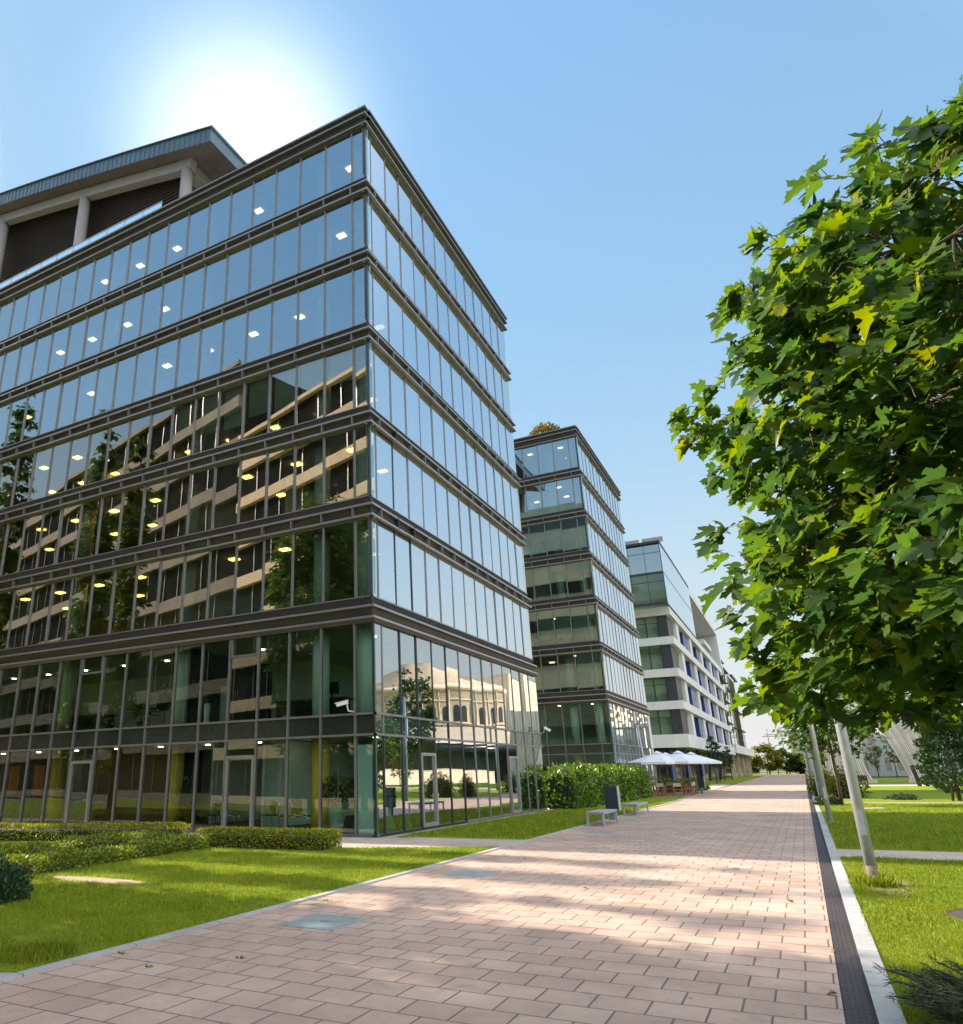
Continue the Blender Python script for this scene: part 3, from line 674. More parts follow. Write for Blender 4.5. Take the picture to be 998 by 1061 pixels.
def office_block(label, xc, yc, W, L, seed, doors, blinds, lights, limit=100, rooms=True):
    root = thing('office_building', label, 'building', (xc, yc, 0), 'dark glass office blocks along the path')
    rn = random.Random(seed)
    ul = [0] + [UL + ML*k for k in range(60) if UL + ML*k < W-.4] + [W]
    ur = [0] + [UR + MR*k for k in range(60) if UR + MR*k < L-.4] + [L]
    g_up, g_lo = -.20, -.12
    # horizontal bands with their rails
    for b in range(0, 16, 2):
        zt, zb = Z[b], Z[b+1]; mb = MB(); rl = MB()
        if b == 14:                                           # flush dark glazed panel between the two lowest storeys
            for side, U in (('L', W), ('R', L)):
                fbox(mb, side, xc, yc, (.13 if side == 'R' else .12), U, -.20, -.125, zb+.03, zt-.03, 0 if side == 'L' else 1)
                for z in (zt, zb):
                    fbox(rl, side, xc, yc, (.0602 if side == 'R' else .06), U, -.18, -.06, z-.035, z+.035)
            sp = mb.build('spandrel', [M['panel_dark'], M['panel_gloss']], root); rl.build('rail', M['alu'], sp)
            continue
        top = zt if b else zt-.35
        for side, U in (('L', W), ('R', L)):
            u0 = .163 if side == 'L' else .1631
            fbox(mb, side, xc, yc, u0, U, -.42, -.16, zb+.03, top-.05)
            e0 = 0 if side == 'L' else .262
            fbox(rl, side, xc, yc, e0, U+.06, -.26, 0, zb, zb+.075)
            if b:
                fbox(rl, side, xc, yc, e0, U+.06, -.26, 0, zt-.075, zt)
                fbox(mb, side, xc, yc, u0, U, -.42, -.19, zt-.045, zt+.30, 1)          # perforated sill sheet under the windows
                fbox(rl, side, xc, yc, e0+(.1 if side == 'L' else .0), U, -.25, -.155, zt+.302, zt+.34)
            else:
                fbox(rl, side, xc, yc, e0, U+.08, -.40, .03, zt-.42, zt-.34)
                fbox(rl, side, xc, yc, e0, U+.10, -.46, .05, zt-.09, zt)
                fbox(mb, side, xc, yc, .10 if side == 'L' else .1001, U+.05, -.36, -.08, zt-.34, zt-.092)
        if b == 12:                                           # dark soffit lip above the recessed lower storeys
            for side, U in (('L', W), ('R', L)):
                fbox(mb, side, xc, yc, .02 if side == 'L' else .251, U, -.25, -.02, zb-.14, zb-.004)
        sp = mb.build('spandrel', [M['louvre'], M['sill']], root)
        rl.build('rail', M['alu_light'] if b else M['alu'], sp)
    # windows, one per bay and storey; the largest in view are parts of their own
    bays = []
    for r in range(8):
        zt, zb = Z[2*r+1], Z[2*r+2]
        if r < 6: zb += .34
        for side, us in (('L', ul), ('R', ur)):
            for k in range(len(us)-1):
                q = [fpt(side,xc,yc,us[k],-.2,zb), fpt(side,xc,yc,us[k+1],-.2,zb), fpt(side,xc,yc,us[k+1],-.2,zt), fpt(side,xc,yc,us[k],-.2,zt)]
                bays.append((size_in_view(q), r, side, k, us[k], us[k+1], zb, zt))
    bays.sort(key=lambda t: -t[0])
    rest = MB(); restf = MB()
    def gmat(r, side): return M[('glass_side' if r < 6 else 'glass_side_low') if side == 'R' else ('glass_up' if r < (3 if limit else 2) else 'glass_mid' if r < 6 else 'glass_low')]
    mats = [M['glass_up'], M['glass_mid'], M['glass_low'], M['glass_side'], M['glass_side_low']]
    for n, (s, r, side, k, u0, u1, zb, zt) in enumerate(bays):
        g = g_up if r < 6 else g_lo
        own = n < limit
        mb = MB() if own else rest; fr = MB() if own else restf
        mi = 0 if own else mats.index(gmat(r, side))
        j = [rn.uniform(-.011,.011) for _ in range(3)]
        d0 = g + j[0]; d1 = g + j[1]; dt = j[2]
        a, b2 = u0 + (.02 if k else .02), u1 - .02
        door = doors.get((side, k)) if r == 7 else None
        z0 = zb + .03
        if door: z0 = 2.52
        mb.face([fpt(side,xc,yc,a,d0,z0), fpt(side,xc,yc,b2,d1,z0), fpt(side,xc,yc,b2,d1+dt,zt-.02), fpt(side,xc,yc,a,d0+dt,zt-.02)][::(1 if side == 'R' else -1)], mi)
        # mullion on the far side of the bay, slim inner frame, head and foot rail
        f = 0
        ztop = (Z[2*r] - .08 if r else Z[1] + .45) if r < 6 else zt - .04
        zlow = (zb - .66 if r == 6 else zb)
        vo = (.012 if r < 6 else -.05)
        if u1 < (W if side == 'L' else L) - .01:
            if r >= 6:
                fbox(fr, side, xc, yc, u1-.028, u1+.028, g-.07, vo if side == 'L' else g+.035, zlow, ztop)
            else:
                hw = .031 if side == 'L' else .020
                fbox(fr, side, xc, yc, u1-hw, u1+hw, g-.07, g+(.055 if side == 'L' else .030), zb-.045, zt)
                if r: fbox(fr, side, xc, yc, u1-.022, u1+.022, -.17, .010, Z[2*r+1]+.005, Z[2*r]-.005)
        if r < 6:
            fbox(fr, side, xc, yc, a, b2-.02, g-.05, g+.03, zt-.07, zt-.003)
        elif r == 7:
            fbox(fr, side, xc, yc, a+.001, b2-.02, g-.06, g+.05, .005, .075)
        if k == 0 and side == 'L':
            fbox(fr, 'L', xc, yc, .19 if r < 6 else .075, .25 if r < 6 else .13, g-.06, g+.006, zb, zt-.075)
        if (side, k) in doors and side == 'L' and r == 6:     # opening light above the door
            for (p0,p1,q0,q1) in ((a+.03,b2-.03,zt-.82,zt-.74),(a+.03,b2-.03,zt-.12,zt-.041),(a+.03,a+.10,zt-.74,zt-.12),(b2-.10,b2-.03,zt-.74,zt-.12)):
                fbox(fr, side, xc, yc, p0, p1, g-.04, g+.05, q0, q1)
        if own:
            w = mb.build('window', gmat(r, side), root)
            if fr.v: fr.build('frame', M['alu'] if side == 'L' else M['alu_dark'], w)
        if door:
            dm = MB(); hb = MB()
            for (p0,p1,q0,q1) in ((a+.015,b2-.03,2.42,2.52),(a+.015,a+.115,.08,2.42),(b2-.13,b2-.03,.08,2.42),(a+.115,b2-.13,.08,.20)):
                fbox(dm, side, xc, yc, p0, p1, g-.05, g+.07, q0, q1)
            dd = dm.build('door', M['alu_light'], root)
            pn = MB(); pn.face([fpt(side,xc,yc,a+.115,g,.2), fpt(side,xc,yc,b2-.13,g,.2), fpt(side,xc,yc,b2-.13,g,2.42), fpt(side,xc,yc,a+.115,g,2.42)][::(1 if side == 'R' else -1)])
            pn.build('pane', M['glass_low'] if side == 'L' else M['glass_side_low'], dd)
            hx = a+.06 if door == 'near' else b2-.08
            fbox(hb, side, xc, yc, hx-.015, hx+.015, g+.07, g+.12, 1.0, 1.14); fbox(hb, side, xc, yc, hx-(0 if door == 'near' else .13), hx+(.13 if door == 'near' else 0), g+.121, g+.145, 1.06, 1.085)
            hb.build('handle', M['chrome'], dd)
    if rest.v:
        w = rest.build('window', mats, root); tag(w, kind='stuff')
        f = restf.build('frame', M['alu'], w); tag(f, kind='stuff')
    # corner post
    cp = MB(); cp.box(xc-.19, xc-.125, yc+.125, yc+.19, 7.2, 29.0); cp.box(xc-.115, xc-.06, yc+.06, yc+.115, .0, 6.7)
    cp.build('corner_post', M['alu_dark'], root)
    # blank rear and end walls, core, slabs
    rw = MB(); rw.box(xc-W, xc-.2, yc+L-.10, yc+L+.0, 0, 28.9); rw.box(xc-W-.1, xc-W-.001, yc+.3, yc+L, 0, 28.9); rw.build('rear_wall', M['blind_plain'], root)
    for s in range(8):
        m = MB(); m.box(xc-W+.6, xc-.8, yc+L+.002, yc+L+.06, Z[2*s+2]+1.2, Z[2*s+1]-.7); m.build('rear_window', M['glass_dark'], root)
    for s in range(8):
        z = Z[2*s+1]; zt = Z[2*s] if s else 29.0
        if s == 7: z, zt = 3.06, 3.65
        sb = MB(); sb.box(xc-W+.02, xc-.43, yc+.43, yc+L-.12, z+.06, zt-.02, 0)
        sb.build('floor_slab', M['ceiling'], root)
        fl = MB(); fl.box(xc-W+.03, xc-.44, yc+.44, yc+L-.13, zt-.018, zt+.012); 
        if s: fl.build('carpet', M['floor_in'], root)
    fl = MB(); fl.box(xc-W+.03, xc-.26, yc+.26, yc+L-.13, -.05, .05); fl.build('carpet', M['floor_in'], root)
    cw = MB(); cw.box(xc-W+2, xc-7.0, yc+7.2, yc+L-.6, .06, 28.2); cw.build('core_wall', M['wall_in'], root)
    # round columns behind the glass
    for u in [1.05, 2.9] + [2.9 + 6.675*i for i in range(1, 6) if 2.9 + 6.675*i < W-1]:
        for s in range(8):
            zt, zb = (Z[2*s+1]+.05 if s < 7 else 3.1), (Z[2*s+2] if s < 7 else .06)
            if s == 7 and abs(u-1.05) < .01: continue
            if size_in_view([(xc-u-.3,yc+1.2,zb),(xc-u+.3,yc+1.2,zb),(xc-u+.3,yc+1.2,zt),(xc-u-.3,yc+1.2,zt)]) < 20: continue
            c = MB(); c.cyl(xc-u, yc+1.25, zb, zt, .31, n=20)
            c.build('column', M['column_y'] if s == 7 else M['column'], root)
    for v in (5.6, 11.2, 16.2):
        c = MB(); c.cyl(xc-1.25, yc+v, .06, 28.3, .30, n=16); c.build('column', M['column'], root)
    # partitions standing across the rooms
    if rooms:
        for s in range(8):
            zt, zb = (Z[2*s+1]+.05 if s < 7 else 3.1), (Z[2*s+2] if s < 7 else .06)
            for u in (5.6, 9.6, 13.6, 18.9, 23.0):
                if u > W-1.5 or rn.random() < .25: continue
                p = MB(); p.box(xc-u-.06, xc-u+.06, yc+rn.choice((1.6,2.6,3.4)), yc+7.2, zb, zt)
                p.build('partition', M[rn.choice(('wall_in','wall_in2','wall_in','wood_dark'))], root)
            if s < 7 and rn.random() < .8:
                u = rn.uniform(2, 12); p = MB(); p.box(xc-u-1.8, xc-u, yc+3.6, yc+4.1, zb, zb+rn.uniform(1.0,2.0)); p.build('cabinet', M[rn.choice(('wall_in2','wood_dark','wall_in'))], root)
    for s in range(6):                                        # ceiling lamps
        z = Z[2*s+1] + .058
        for (u, v) in lights:
            if u > W-1: continue
            uu = u + (.5 if s % 2 else 0)
            if rn.random() < .30: continue
            m = MB(); m.box(xc-uu-.20, xc-uu+.20, yc+v-.14, yc+v+.14, z-.05, z)
            m.build('ceiling_light', M['lamp'] if s > 2 else M['lamp_soft'], root)
    for s in (6, 7):                                          # small downlights of the two lowest storeys
        z = (Z[13] + .058) if s == 6 else 3.118
        for u in np.arange(1.9, W-1, 2.67):
            for v in (3.4,):
                if size_in_view([(xc-u-.5,yc+v,z),(xc-u+.5,yc+v,z),(xc-u+.5,yc+v+.5,z),(xc-u-.5,yc+v+.5,z)]) < 1: continue
                m = MB(); m.cyl(xc-u, yc+v, z-.03, z, .10, .10, 10); m.build('downlight', M['downlight'], root)
    for (r, k, drop) in blinds:
        zt = Z[2*r+1]; h = (zt - Z[2*r+2] - .4)*drop
        bl = MB(); bl.box(xc-ul[k+1]+.06, xc-ul[k]-.06, yc+.46, yc+.49, zt-h, zt-.02); bl.build('blind', M['blind'], root)
    # roof edge rail
    rr = MB()
    for u in np.arange(1.5, L, 1.8): rr.box(xc-.36, xc-.32, yc+u, yc+u+.04, 29.1, 29.52)
    rr.box(xc-.37, xc-.31, yc+1.4, yc+L, 29.52, 29.57); rr.build('roof_rail', M['alu_dark'], root)
    return root

B1X, B1Y = -11.59, 20.845
b1 = office_block('nearest dark glass office block with a louvred penthouse on its roof', B1X, B1Y, 26.6, 17.94, 3,
    {('L',4): 'near', ('L',10): 'near', ('R',3): 'far', ('R',10): 'far'},
    [(3,k,d) for k, d in ((1,.48),(2,.50),(3,.62),(4,.6),(5,.7),(6,.66),(7,.45))] + [(4,3,.1)],
    [(u, v) for u in (1.9, 4.6, 7.2, 9.9, 12.6, 15.3, 18.0, 20.6, 23.2) for v in (1.9, 4.4)])
b2 = office_block('second dark glass office block along the path, with dry plants on its roof', -11.70, 56.26, 26.4, 17.9, 8,
    {('R',4): 'far'}, [(r,k,d) for r, k, d in ((5,0,.3),(5,1,.5),(4,0,.4),(2,0,.5),(2,1,.6),(2,2,.55),(2,3,.5),(3,0,.35),(3,1,.5),(3,2,.2),(3,3,.5),(4,1,.8),(4,2,.85),(4,3,.85))],
    [(u, v) for u in (1.9, 4.6, 7.2) for v in (1.9, 4.4)], limit=100)

# penthouse of the nearest block: upswept metal roof on round columns over a louvred wall
def arc_z(x): t = (-23.6 - x)/20.; return 37.55 + 5.3*t - .55*t*t
rf = MB(); sf = MB()
xs = np.linspace(-23.6, -48, 26)
for i in range(len(xs)-1):
    a, b = xs[i], xs[i+1]; za, zb_ = arc_z(a), arc_z(b)
    for (y0, y1, t0, t1, mb) in ((24.0, 41, 0, 0, rf),):
        mb.face([(a,y0,za),(a,y1,za),(b,y1,zb_),(b,y0,zb_)], 0)
        mb.face([(a,y0,za),(b,y0,zb_),(b,y0,zb_-1.0),(a,y0,za-1.0)], 0)
        mb.face([(a,y1,za),(a,y1,za-1.0),(b,y1,zb_-1.0),(b,y1,zb_)], 0)
    sf.face([(a,24.0,za-1.0),(b,24.0,zb_-1.0),(b,41,zb_-1.0),(a,41,za-1.0)], 0)
rf.face([(-23.6,24,37.55),(-23.6,24,36.55),(-23.6,41,36.55),(-23.6,41,37.55)])
for x in np.arange(-23.6, -48, -.42):                                    # standing seams of the fascia
    rf.box(x-.015, x+.015, 23.965, 23.999, arc_z(x)-.99, arc_z(x)-.01)
rf.box(-23.56, -23.5, 23.9, 41.05, 37.45, 37.62)
for i in range(len(xs)-1): rf.bar((xs[i],23.96,arc_z(xs[i])+.03),(xs[i+1],23.96,arc_z(xs[i+1])+.03), .12, .06)
pr = rf.build('penthouse_roof', M['roof_metal'], b1)
sf.build('soffit', M['soffit'], pr)
bm_ = MB()
for i in range(1, len(xs)-1):
    if xs[i] > -25.8: continue
    bm_.bar((xs[i],25.0,arc_z(xs[i])-1.42),(xs[i+1],25.0,arc_z(xs[i+1])-1.42), .5, .70)
bm_.bar((-26.2,25.3,arc_z(-26.2)-1.46),(-26.2,38,arc_z(-26.2)-1.46), .5, .6)
bm_.bar((-25.85,25.0,arc_z(-26)-1.38),(-27,25.0,arc_z(-27)-1.42), .52, .72)
bm_.build('roof_beam', M['concrete'], b1)
for x in (-26.30, -35.6, -44.6):
    c = MB(); c.cyl(x, 25.0, 29.0, arc_z(x)-1.6, .36, n=20); c.build('penthouse_column', M['concrete'], b1)
lw = MB()
for i in range(len(xs)-1):
    if xs[i] > -26.2: continue
    x0, x1 = xs[i], xs[i+1]
    z = 29.3
    while z < arc_z(x0)-1.35:
        lw.face([(x0,25.62,z),(x1,25.62,z),(x1,25.74,z+.22),(x0,25.74,z+.22)]); lw.face([(x0,25.62,z),(x0,25.60,z-.04),(x1,25.60,z-.04),(x1,25.62,z)]); z += .26
for i in range(len(xs)-1):
    if xs[i] <= -26.2: lw.face([(xs[i],25.76,29),(xs[i+1],25.76,29),(xs[i+1],25.76,arc_z(xs[i+1])-1.01),(xs[i],25.76,arc_z(xs[i])-1.01)])
lw.box(-26.9, -26.6, 25.8, 40, 29.0, 36.3)
lw.build('louvre_wall', M['louvre'], b1)
bal = MB(); bp = MB()
for x in np.arange(-24.0, -37.5, -1.35):
    bal.face([(x,21.25,29.25),(x-1.3,21.25,29.25),(x-1.3,21.25,30.12),(x,21.25,30.12)]); bp.box(x-1.345, x-1.305, 21.23, 21.27, 29.0, 30.14)
bal = bal.build('balustrade', M['balustrade'], b1); bp.box(-37.5,-24.0,21.22,21.28,30.14,30.18); bp.build('balustrade_rail', M['alu_light'], bal)
for (x, y, z0, h) in ((-12.2, 21.3, 29.2, 1.0), (-25.1, 24.3, arc_z(-25.1), 1.5), (-43.5,24.3,arc_z(-43.5),1.2)):
    m = MB(); m.cyl(x, y, z0, z0+h, .02, .006, 6); m.build('lightning_rod', M['alu'], b1)

# third building: white bands, slate and blue panels, glass box on top
b3 = thing('office_building', 'white banded office building with a projecting glass box on its top storeys', 'building', (-11.6, 99.3, 0))
X3, Y3, W3, L3 = -11.6, 99.3, 30., 72.
bandz = [(21.84,20.8),(17.98,17.0),(13.95,12.95),(9.95,8.95),(5.95,4.4)]
for zt, zb in bandz:
    m = MB(); m.box(X3-W3, X3, Y3, Y3+.9, zb, zt); m.box(X3-.9, X3, Y3+.902, Y3+L3, zb, zt); m.box(X3-W3+.2, X3-.95, Y3+.95, Y3+L3-.1, zb+.2, zt-.1)
    m.build('white_band', M['white_render'], b3)
for i in range(4):
    zt, zb = bandz[i][1], bandz[i+1][0]
    # front windows
    for k in range(9):
        x1 = X3-1.75-1.5*k; x0 = x1-1.42
        w = MB(); w.face([(x0,Y3+.5,zb+.02),(x1,Y3+.5,zb+.02),(x1,Y3+.5,zt-.02),(x0,Y3+.5,zt-.02)]); w = w.build('window', M['glass_low'], b3)
        f = MB()
        for q in (x0-.04, x1-.04): f.box(q, q+.08, Y3+.42, Y3+.55, zb, zt)
        f.box(x0+.041, x1-.041, Y3+.43, Y3+.54, zt-.95, zt-.88); f.build('frame', M['alu_dark'], w)
    p = MB(); p.box(X3-1.70, X3-.55, Y3+.5, Y3+.7, zb, zt); p.box(X3-.75, X3-.55, Y3+.702, Y3+5.59, zb, zt); p.build('slate_cladding', M['slate_panel'], b3)
    bk = MB(); bk.box(X3-W3+1, X3-2.0, Y3+1.9, Y3+2.0, zb+.01, zt-.01)
    bk.build('inner_wall', M['blind_plain'], b3)
    y = Y3 + 5.6 + (i % 2)*2.0
    while y < Y3+L3-3:
        p = MB(); p.box(X3-.75, X3-.25, y+.8, y+3.4, zb, zt); p.box(X3-1.4, X3-1.1, y-.01, y+4.2, zb, zt); p.build('white_pier', M['white_render'], b3)
        y2 = y + 4.21; tot = 10.2; sp_ = .66 if (i + int(y)) % 2 else .5
        p = MB(); p.box(X3-1.30, X3-1.05, y2, min(Y3+L3-1,y2+tot*sp_), zb, zt); p.build('slate_cladding', M['slate_panel'], b3)
        if y2+tot < Y3+L3-1:
            p = MB(); p.box(X3-1.20, X3-.5, y2+tot*sp_+.01, y2+tot-.01, zb, zt); p.build('blue_panel', M['blue_panel'], b3)
        y += 4.2 + tot + .02
gx = X3+.15; gy0, gy1, gz0, gz1 = 97.6, 127.0, 21.86, 30.3
bx = MB(); bx.box(X3-W3, gx-.6, gy0+5.0, gy1-.2, gz0, gz1-.31); bx.box(X3-W3, X3-6.1, gy1-.19, gy1+44, gz0, gz1-.31); bx.build('glass_box_core', M['wall_in'], b3)
for r, (z0, z1) in enumerate(((gz0+.3, gz0+4.0), (gz0+4.3, gz1-.55))):
    for k in range(8):
        x1 = gx-.08-2.0*k; x0 = x1-1.95
        w = MB(); w.face([(x0,gy0,z0),(x1,gy0,z0),(x1,gy0,z1),(x0,gy0,z1)]); w = w.build('window', M['glass_low'] if r == 0 else M['glass_up'], b3)
        f = MB(); f.box(x0-.05, x0, gy0-.02, gy0+.1, z0, z1); f.box(x0, x1, gy0-.02, gy0+.1, z1-1.05, z1-.98); f.build('frame', M['alu_dark'], w)
    for k in range(8):
        y0 = gy0+.08+3.66*k; y1 = y0+3.62
        w = MB(); w.face([(gx,y0,z0-.25),(gx,y1,z0-.25),(gx,y1,z1+.2),(gx,y0,z1+.2)]); w.build('window', M['glass_side'], b3)
e_ = MB(); e_.box(X3-W3, gx, gy0-.05, gy0+.3, gz0, gz0+.28); e_.box(X3-W3, gx, gy0-.03, gy0+.3, gz0+4.02, gz0+4.28); e_.box(X3-W3, gx+.05, gy0-.08, gy1, gz1-.30, gz1)
e_.build('glass_box_edge', M['alu_dark'], b3)
fr = MB(); fr.box(X3-.5, X3+.15, gy1+.02, gy1+46, gz1-1.3, gz1-.1); fr.box(X3-6, X3+.15, gy1+44, gy1+46, 21.9, gz1-1.302);  fr.box(X3-6, X3-.5, gy1+.1, gy1+44, gz1-1.3, gz1-1.0)
fr.build('loggia_frame', M['white_render'], b3)
lg = MB(); lg.box(X3-6,X3-5.5,gy1+.1,gy1+43.9,21.9,gz1-1.4); lg.build('loggia_glass', M['glass_dark'], b3)
bl = MB(); bl.box(X3-3, X3+.1, gy1+14, gy1+26, 22.9, 23.7); bl.build('balcony', M['white_render'], b3)
gr = MB(); gr.box(X3-W3, X3-3.5, Y3+4, Y3+L3-2, .0, 4.29); gr.build('ground_floor_glass', M['glass_dark'], b3)
for y in (102, 116, 132, 150):
    c = MB(); c.bar((X3-1.6, y, 0), (X3-1.1, y+.4, 4.4), .35, .3); c.build('column', M['slate_panel'], b3)
for y in (104.5, 120, 138):
    c = MB(); c.box(X3-3.4, X3-3.1, y, y+3.2, 0, 4.28); c.build('blue_panel', M['blue_panel'], b3)
gl = MB()
for x in np.arange(X3-W3+10, gx-1, 3.0): gl.box(x, x+2.6, gy0+.8, gy0+.85, gz1-.02, gz1+.7)
gl.build('roof_screen', M['alu_light'], b3)

# far glass tower of the row, on a white slab
b4 = thing('office_building', 'far pale glass building on a white slab, at the end of the row', 'building', (-11.6, 172, 0))
m = MB(); m.box(-34, -11.3, 171.8, 236, 4.9, 6.6); m.build('white_band', M['white_render'], b4)
for i, (y0, y1, xo) in enumerate(((172.5,190,-11.9),(191.5,212,-12.6),(213,234,-12.0))):
    for z in range(4):
        m = MB(); m.face([(xo,y0,6.7+z*4.6),(xo-.7,y1,6.7+z*4.6),(xo-.7,y1,11.2+z*4.6),(xo,y0,11.2+z*4.6)]); m.build('window', M['glass_side_low'], b4)
        f = MB(); f.box(xo-.9, xo-.1, y0, y1, 11.22+z*4.6, 11.28+z*4.6); f.build('frame', M['alu_dark'], b4)
    m = MB(); m.box(-34, xo-1.2, y0, y1, 6.62, 25); m.build('inner_wall', M['stone'], b4)
for y in (176, 190, 206, 220, 232):
    m = MB(); m.box(-13.2, -12.4, y, y+.9, 0, 4.89); m.build('column', M['stone'], b4)
m = MB(); m.box(-34, -16, 174, 234, 0, 4.88); m.build('ground_floor_glass', M['glass_dark'], b4)
# ------------------------------------------------------------------ buildings seen mirrored in the glass
def banded_building(label, p0, p1, depth, h, storeys, wall, dark, cat='building'):
    """a banded block along the line p0-p1, its lit side on the left of that direction"""
    p0 = Vector((*p0,0)); p1 = Vector((*p1,0)); d = (p1-p0).normalized(); n = Vector((d.y,-d.x,0)); L = (p1-p0).length
    root = thing('office_building', label, cat, tuple(p0))
    def blk(mb, u0, u1, v0, v1, z0, z1):
        q = [p0+d*u0+n*v0, p0+d*u1+n*v0, p0+d*u1+n*v1, p0+d*u0+n*v1]; mb.prism([(a.x,a.y) for a in q], z0, z1)
    core = MB(); blk(core, .3, L-.3, .4, depth, 0, h-.3); core.build('wall', dark, root)
    sh = h/storeys
    for s in range(storeys+1):
        m = MB(); z = s*sh; blk(m, 0, L, 0, .395, max(0, z-sh*.10), min(h, z+sh*.16)); m.build('band', wall, root)
    pr = MB()
    for k in range(int(L/2.7)): blk(pr, k*2.7, k*2.7+.12, .33, .394, .5, h-.5)
    pr.build('mullion', M['alu'], root)
    return root
banded_building('warm stone banded office block mirrored in the left glass facade', (-38, -2.6), (-20.5, 3.2), 14, 30, 9, M['peach'], M['void'])
banded_building('taller brown banded block mirrored at the far left of the glass facade', (-120, -27), (-38.4, -3.0), 14, 38, 9, M['stone_brown'], M['void'])

th = thing('theatre', 'round pale stone theatre with arched windows, mirrored in the side wall of the nearest block', 'theatre', (66, 184, 0))
cx, cy, R0 = 66, 184, 25
m = MB(); m.lathe(cx, cy, [(R0,7),(R0,21),(R0+.8,21.2),(R0+.8,22.3),(R0-1,22.4)], 48); m.build('drum', M['stone_pale'], th)
m = MB(); m.lathe(cx, cy, [(R0+6,0),(R0+6,6.2),(R0+7,6.4),(R0+7,8.0),(R0,8.6)], 48); m.build('lower_storey', M['glass_dark'], th)
m = MB(); m.lathe(cx, cy, [(R0+7.2,8.1),(R0+2,11.5),(R0+.2,12.4)], 40); m.build('lower_roof', M['stone'], th)
rf = MB()
for k in range(22):
    r0 = R0-1-k*.9; rf.lathe(cx, cy, [(r0, 22.4+k*.36),(r0, 22.62+k*.36)], 48); rf.lathe(cx, cy, [(r0, 22.62+k*.36),(r0-.9, 22.76+k*.36)], 48)
rf.build('roof', M['stone'], th)
for k in range(40):
    a = 2*PI*k/40
    if math.cos(a) > .3: continue
    px, py = cx+(R0+.03)*math.cos(a), cy+(R0+.03)*math.sin(a); t = Vector((-math.sin(a), math.cos(a), 0)); o = Vector((math.cos(a), math.sin(a), 0))*.05
    m = MB(); arc = [(-.9,13.4),(.9,13.4)] + [(.9*math.cos(PI*j/8), 16.4+.9*math.sin(PI*j/8)) for j in range(9)]
    m.face([Vector((px,py,0))+o+t*u+Vector((0,0,z)) for u, z in arc]); m.build('window', M['glass_dark'], th)
for k in range(40):
    a = 2*PI*(k+.5)/40
    if math.cos(a) > .3: continue
    m = MB(); m.bar((cx+(R0+.05)*math.cos(a), cy+(R0+.05)*math.sin(a), 8.7), (cx+(R0+.05)*math.cos(a), cy+(R0+.05)*math.sin(a), 21), .55, .4); m.build('pilaster', M['stone'], th)
m = MB(); m.lathe(cx, cy, [(R0+.02,12.7),(R0+.35,12.75),(R0+.35,13.05),(R0+.02,13.1)], 48); m.lathe(cx, cy, [(R0+.02,18.4),(R0+.3,18.45),(R0+.3,18.75),(R0+.02,18.8)], 48); m.build('cornice', M['stone'], th)
wing = MB(); wing.box(46, 60, 208, 236, 0, 29); wing.build('stair_tower', M['stone_pale'], th)

lb = thing('office_building', 'long sunlit pale building beyond the lawns, mirrored in the second block', 'building', (46, 240, 0))
m = MB(); m.box(46, 60, 240, 430, 0, 31); m.build('wall', M['stone_pale'], lb)
for s in range(8):
    for k in range(12):
        m = MB(); y = 243 + k*15.6; m.box(45.9, 45.99, y, y+9.5, 1.6+s*3.8, 3.7+s*3.8); m.build('window', M['glass_dark'], lb)
tw = tag(MB().box(34, 34.6, 58, 150, 0, 2.3).box(33.9, 34.7, 58, 150, 2.3, 2.42).build('terrace_wall', M['stone_pale']), 'long low pale stone wall bounding the lawns on the right', 'wall')

# ------------------------------------------------------------------ carved stone curtain gate
ct = thing('curtain_gate', 'giant pale stone gate carved like gathered theatre curtains', 'sculpture', (7.5, 105, 0))
def drape(edge_l, edge_r, z0, z1, y, amp, folds, nz=26, nu=60, thick=.8):
    """folded sheet between two edge curves, with a back face"""
    mb = MB(); G = []
    for i in range(nz+1):
        t = i/nz; z = z0 + (z1-z0)*t; a, b = edge_l(t), edge_r(t); row = []
        for j in range(nu+1):
            u = j/nu; ph = u*folds*2*PI + .6*math.sin(3*t)
            row.append((a+(b-a)*u, y - amp*(math.sin(ph)+.4*math.sin(2.3*ph+1)), z))
        G.append(row)
    for i in range(nz):
        for j in range(nu): mb.face([G[i][j], G[i][j+1], G[i+1][j+1], G[i+1][j]], 0, True)
    for i in range(nz):
        mb.face([(G[i][0][0],y+thick,G[i][0][2]), G[i][0], G[i+1][0], (G[i+1][0][0],y+thick,G[i+1][0][2])])
        mb.face([G[i][-1], (G[i][-1][0],y+thick,G[i][-1][2]), (G[i+1][-1][0],y+thick,G[i+1][-1][2]), G[i+1][-1]])
        mb.face([(G[i][-1][0],y+thick,G[i][-1][2]),(G[i][0][0],y+thick,G[i][0][2]),(G[i+1][0][0],y+thick,G[i+1][0][2]),(G[i+1][-1][0],y+thick,G[i+1][-1][2])])
    return mb
drape(lambda t: 2.2+.4*t, lambda t: 6.9 - 1.5*math.sin(PI*min(1,t*1.6)/2)*(1-t) + .9*t**2.5, 0, 7.6, 105, .085, 19, nu=150).build('curtain_side', M['curtain'], ct)
drape(lambda t: 10.3 - .2*math.sin(PI*t) - 2.5*t**1.6, lambda t: 13.6-.9*t, 0, 7.6, 105, .085, 19, nu=150).build('curtain_side', M['curtain'], ct)
drape(lambda t: 2.4, lambda t: 13.2, 7.5, 10.2, 104.9, .10, 26, nu=180).build('curtain_top', M['curtain'], ct)
m = MB(); m.box(1.9, 7.1, 104.6, 106.2, 0, .35); m.box(10.0, 13.9, 104.6, 106.2, 0, .35); m.build('plinth', M['stone_pale'], ct)
pv = thing('pavilion', 'bright white arcaded building seen through the stone curtain gate', 'building', (15, 172, 0))
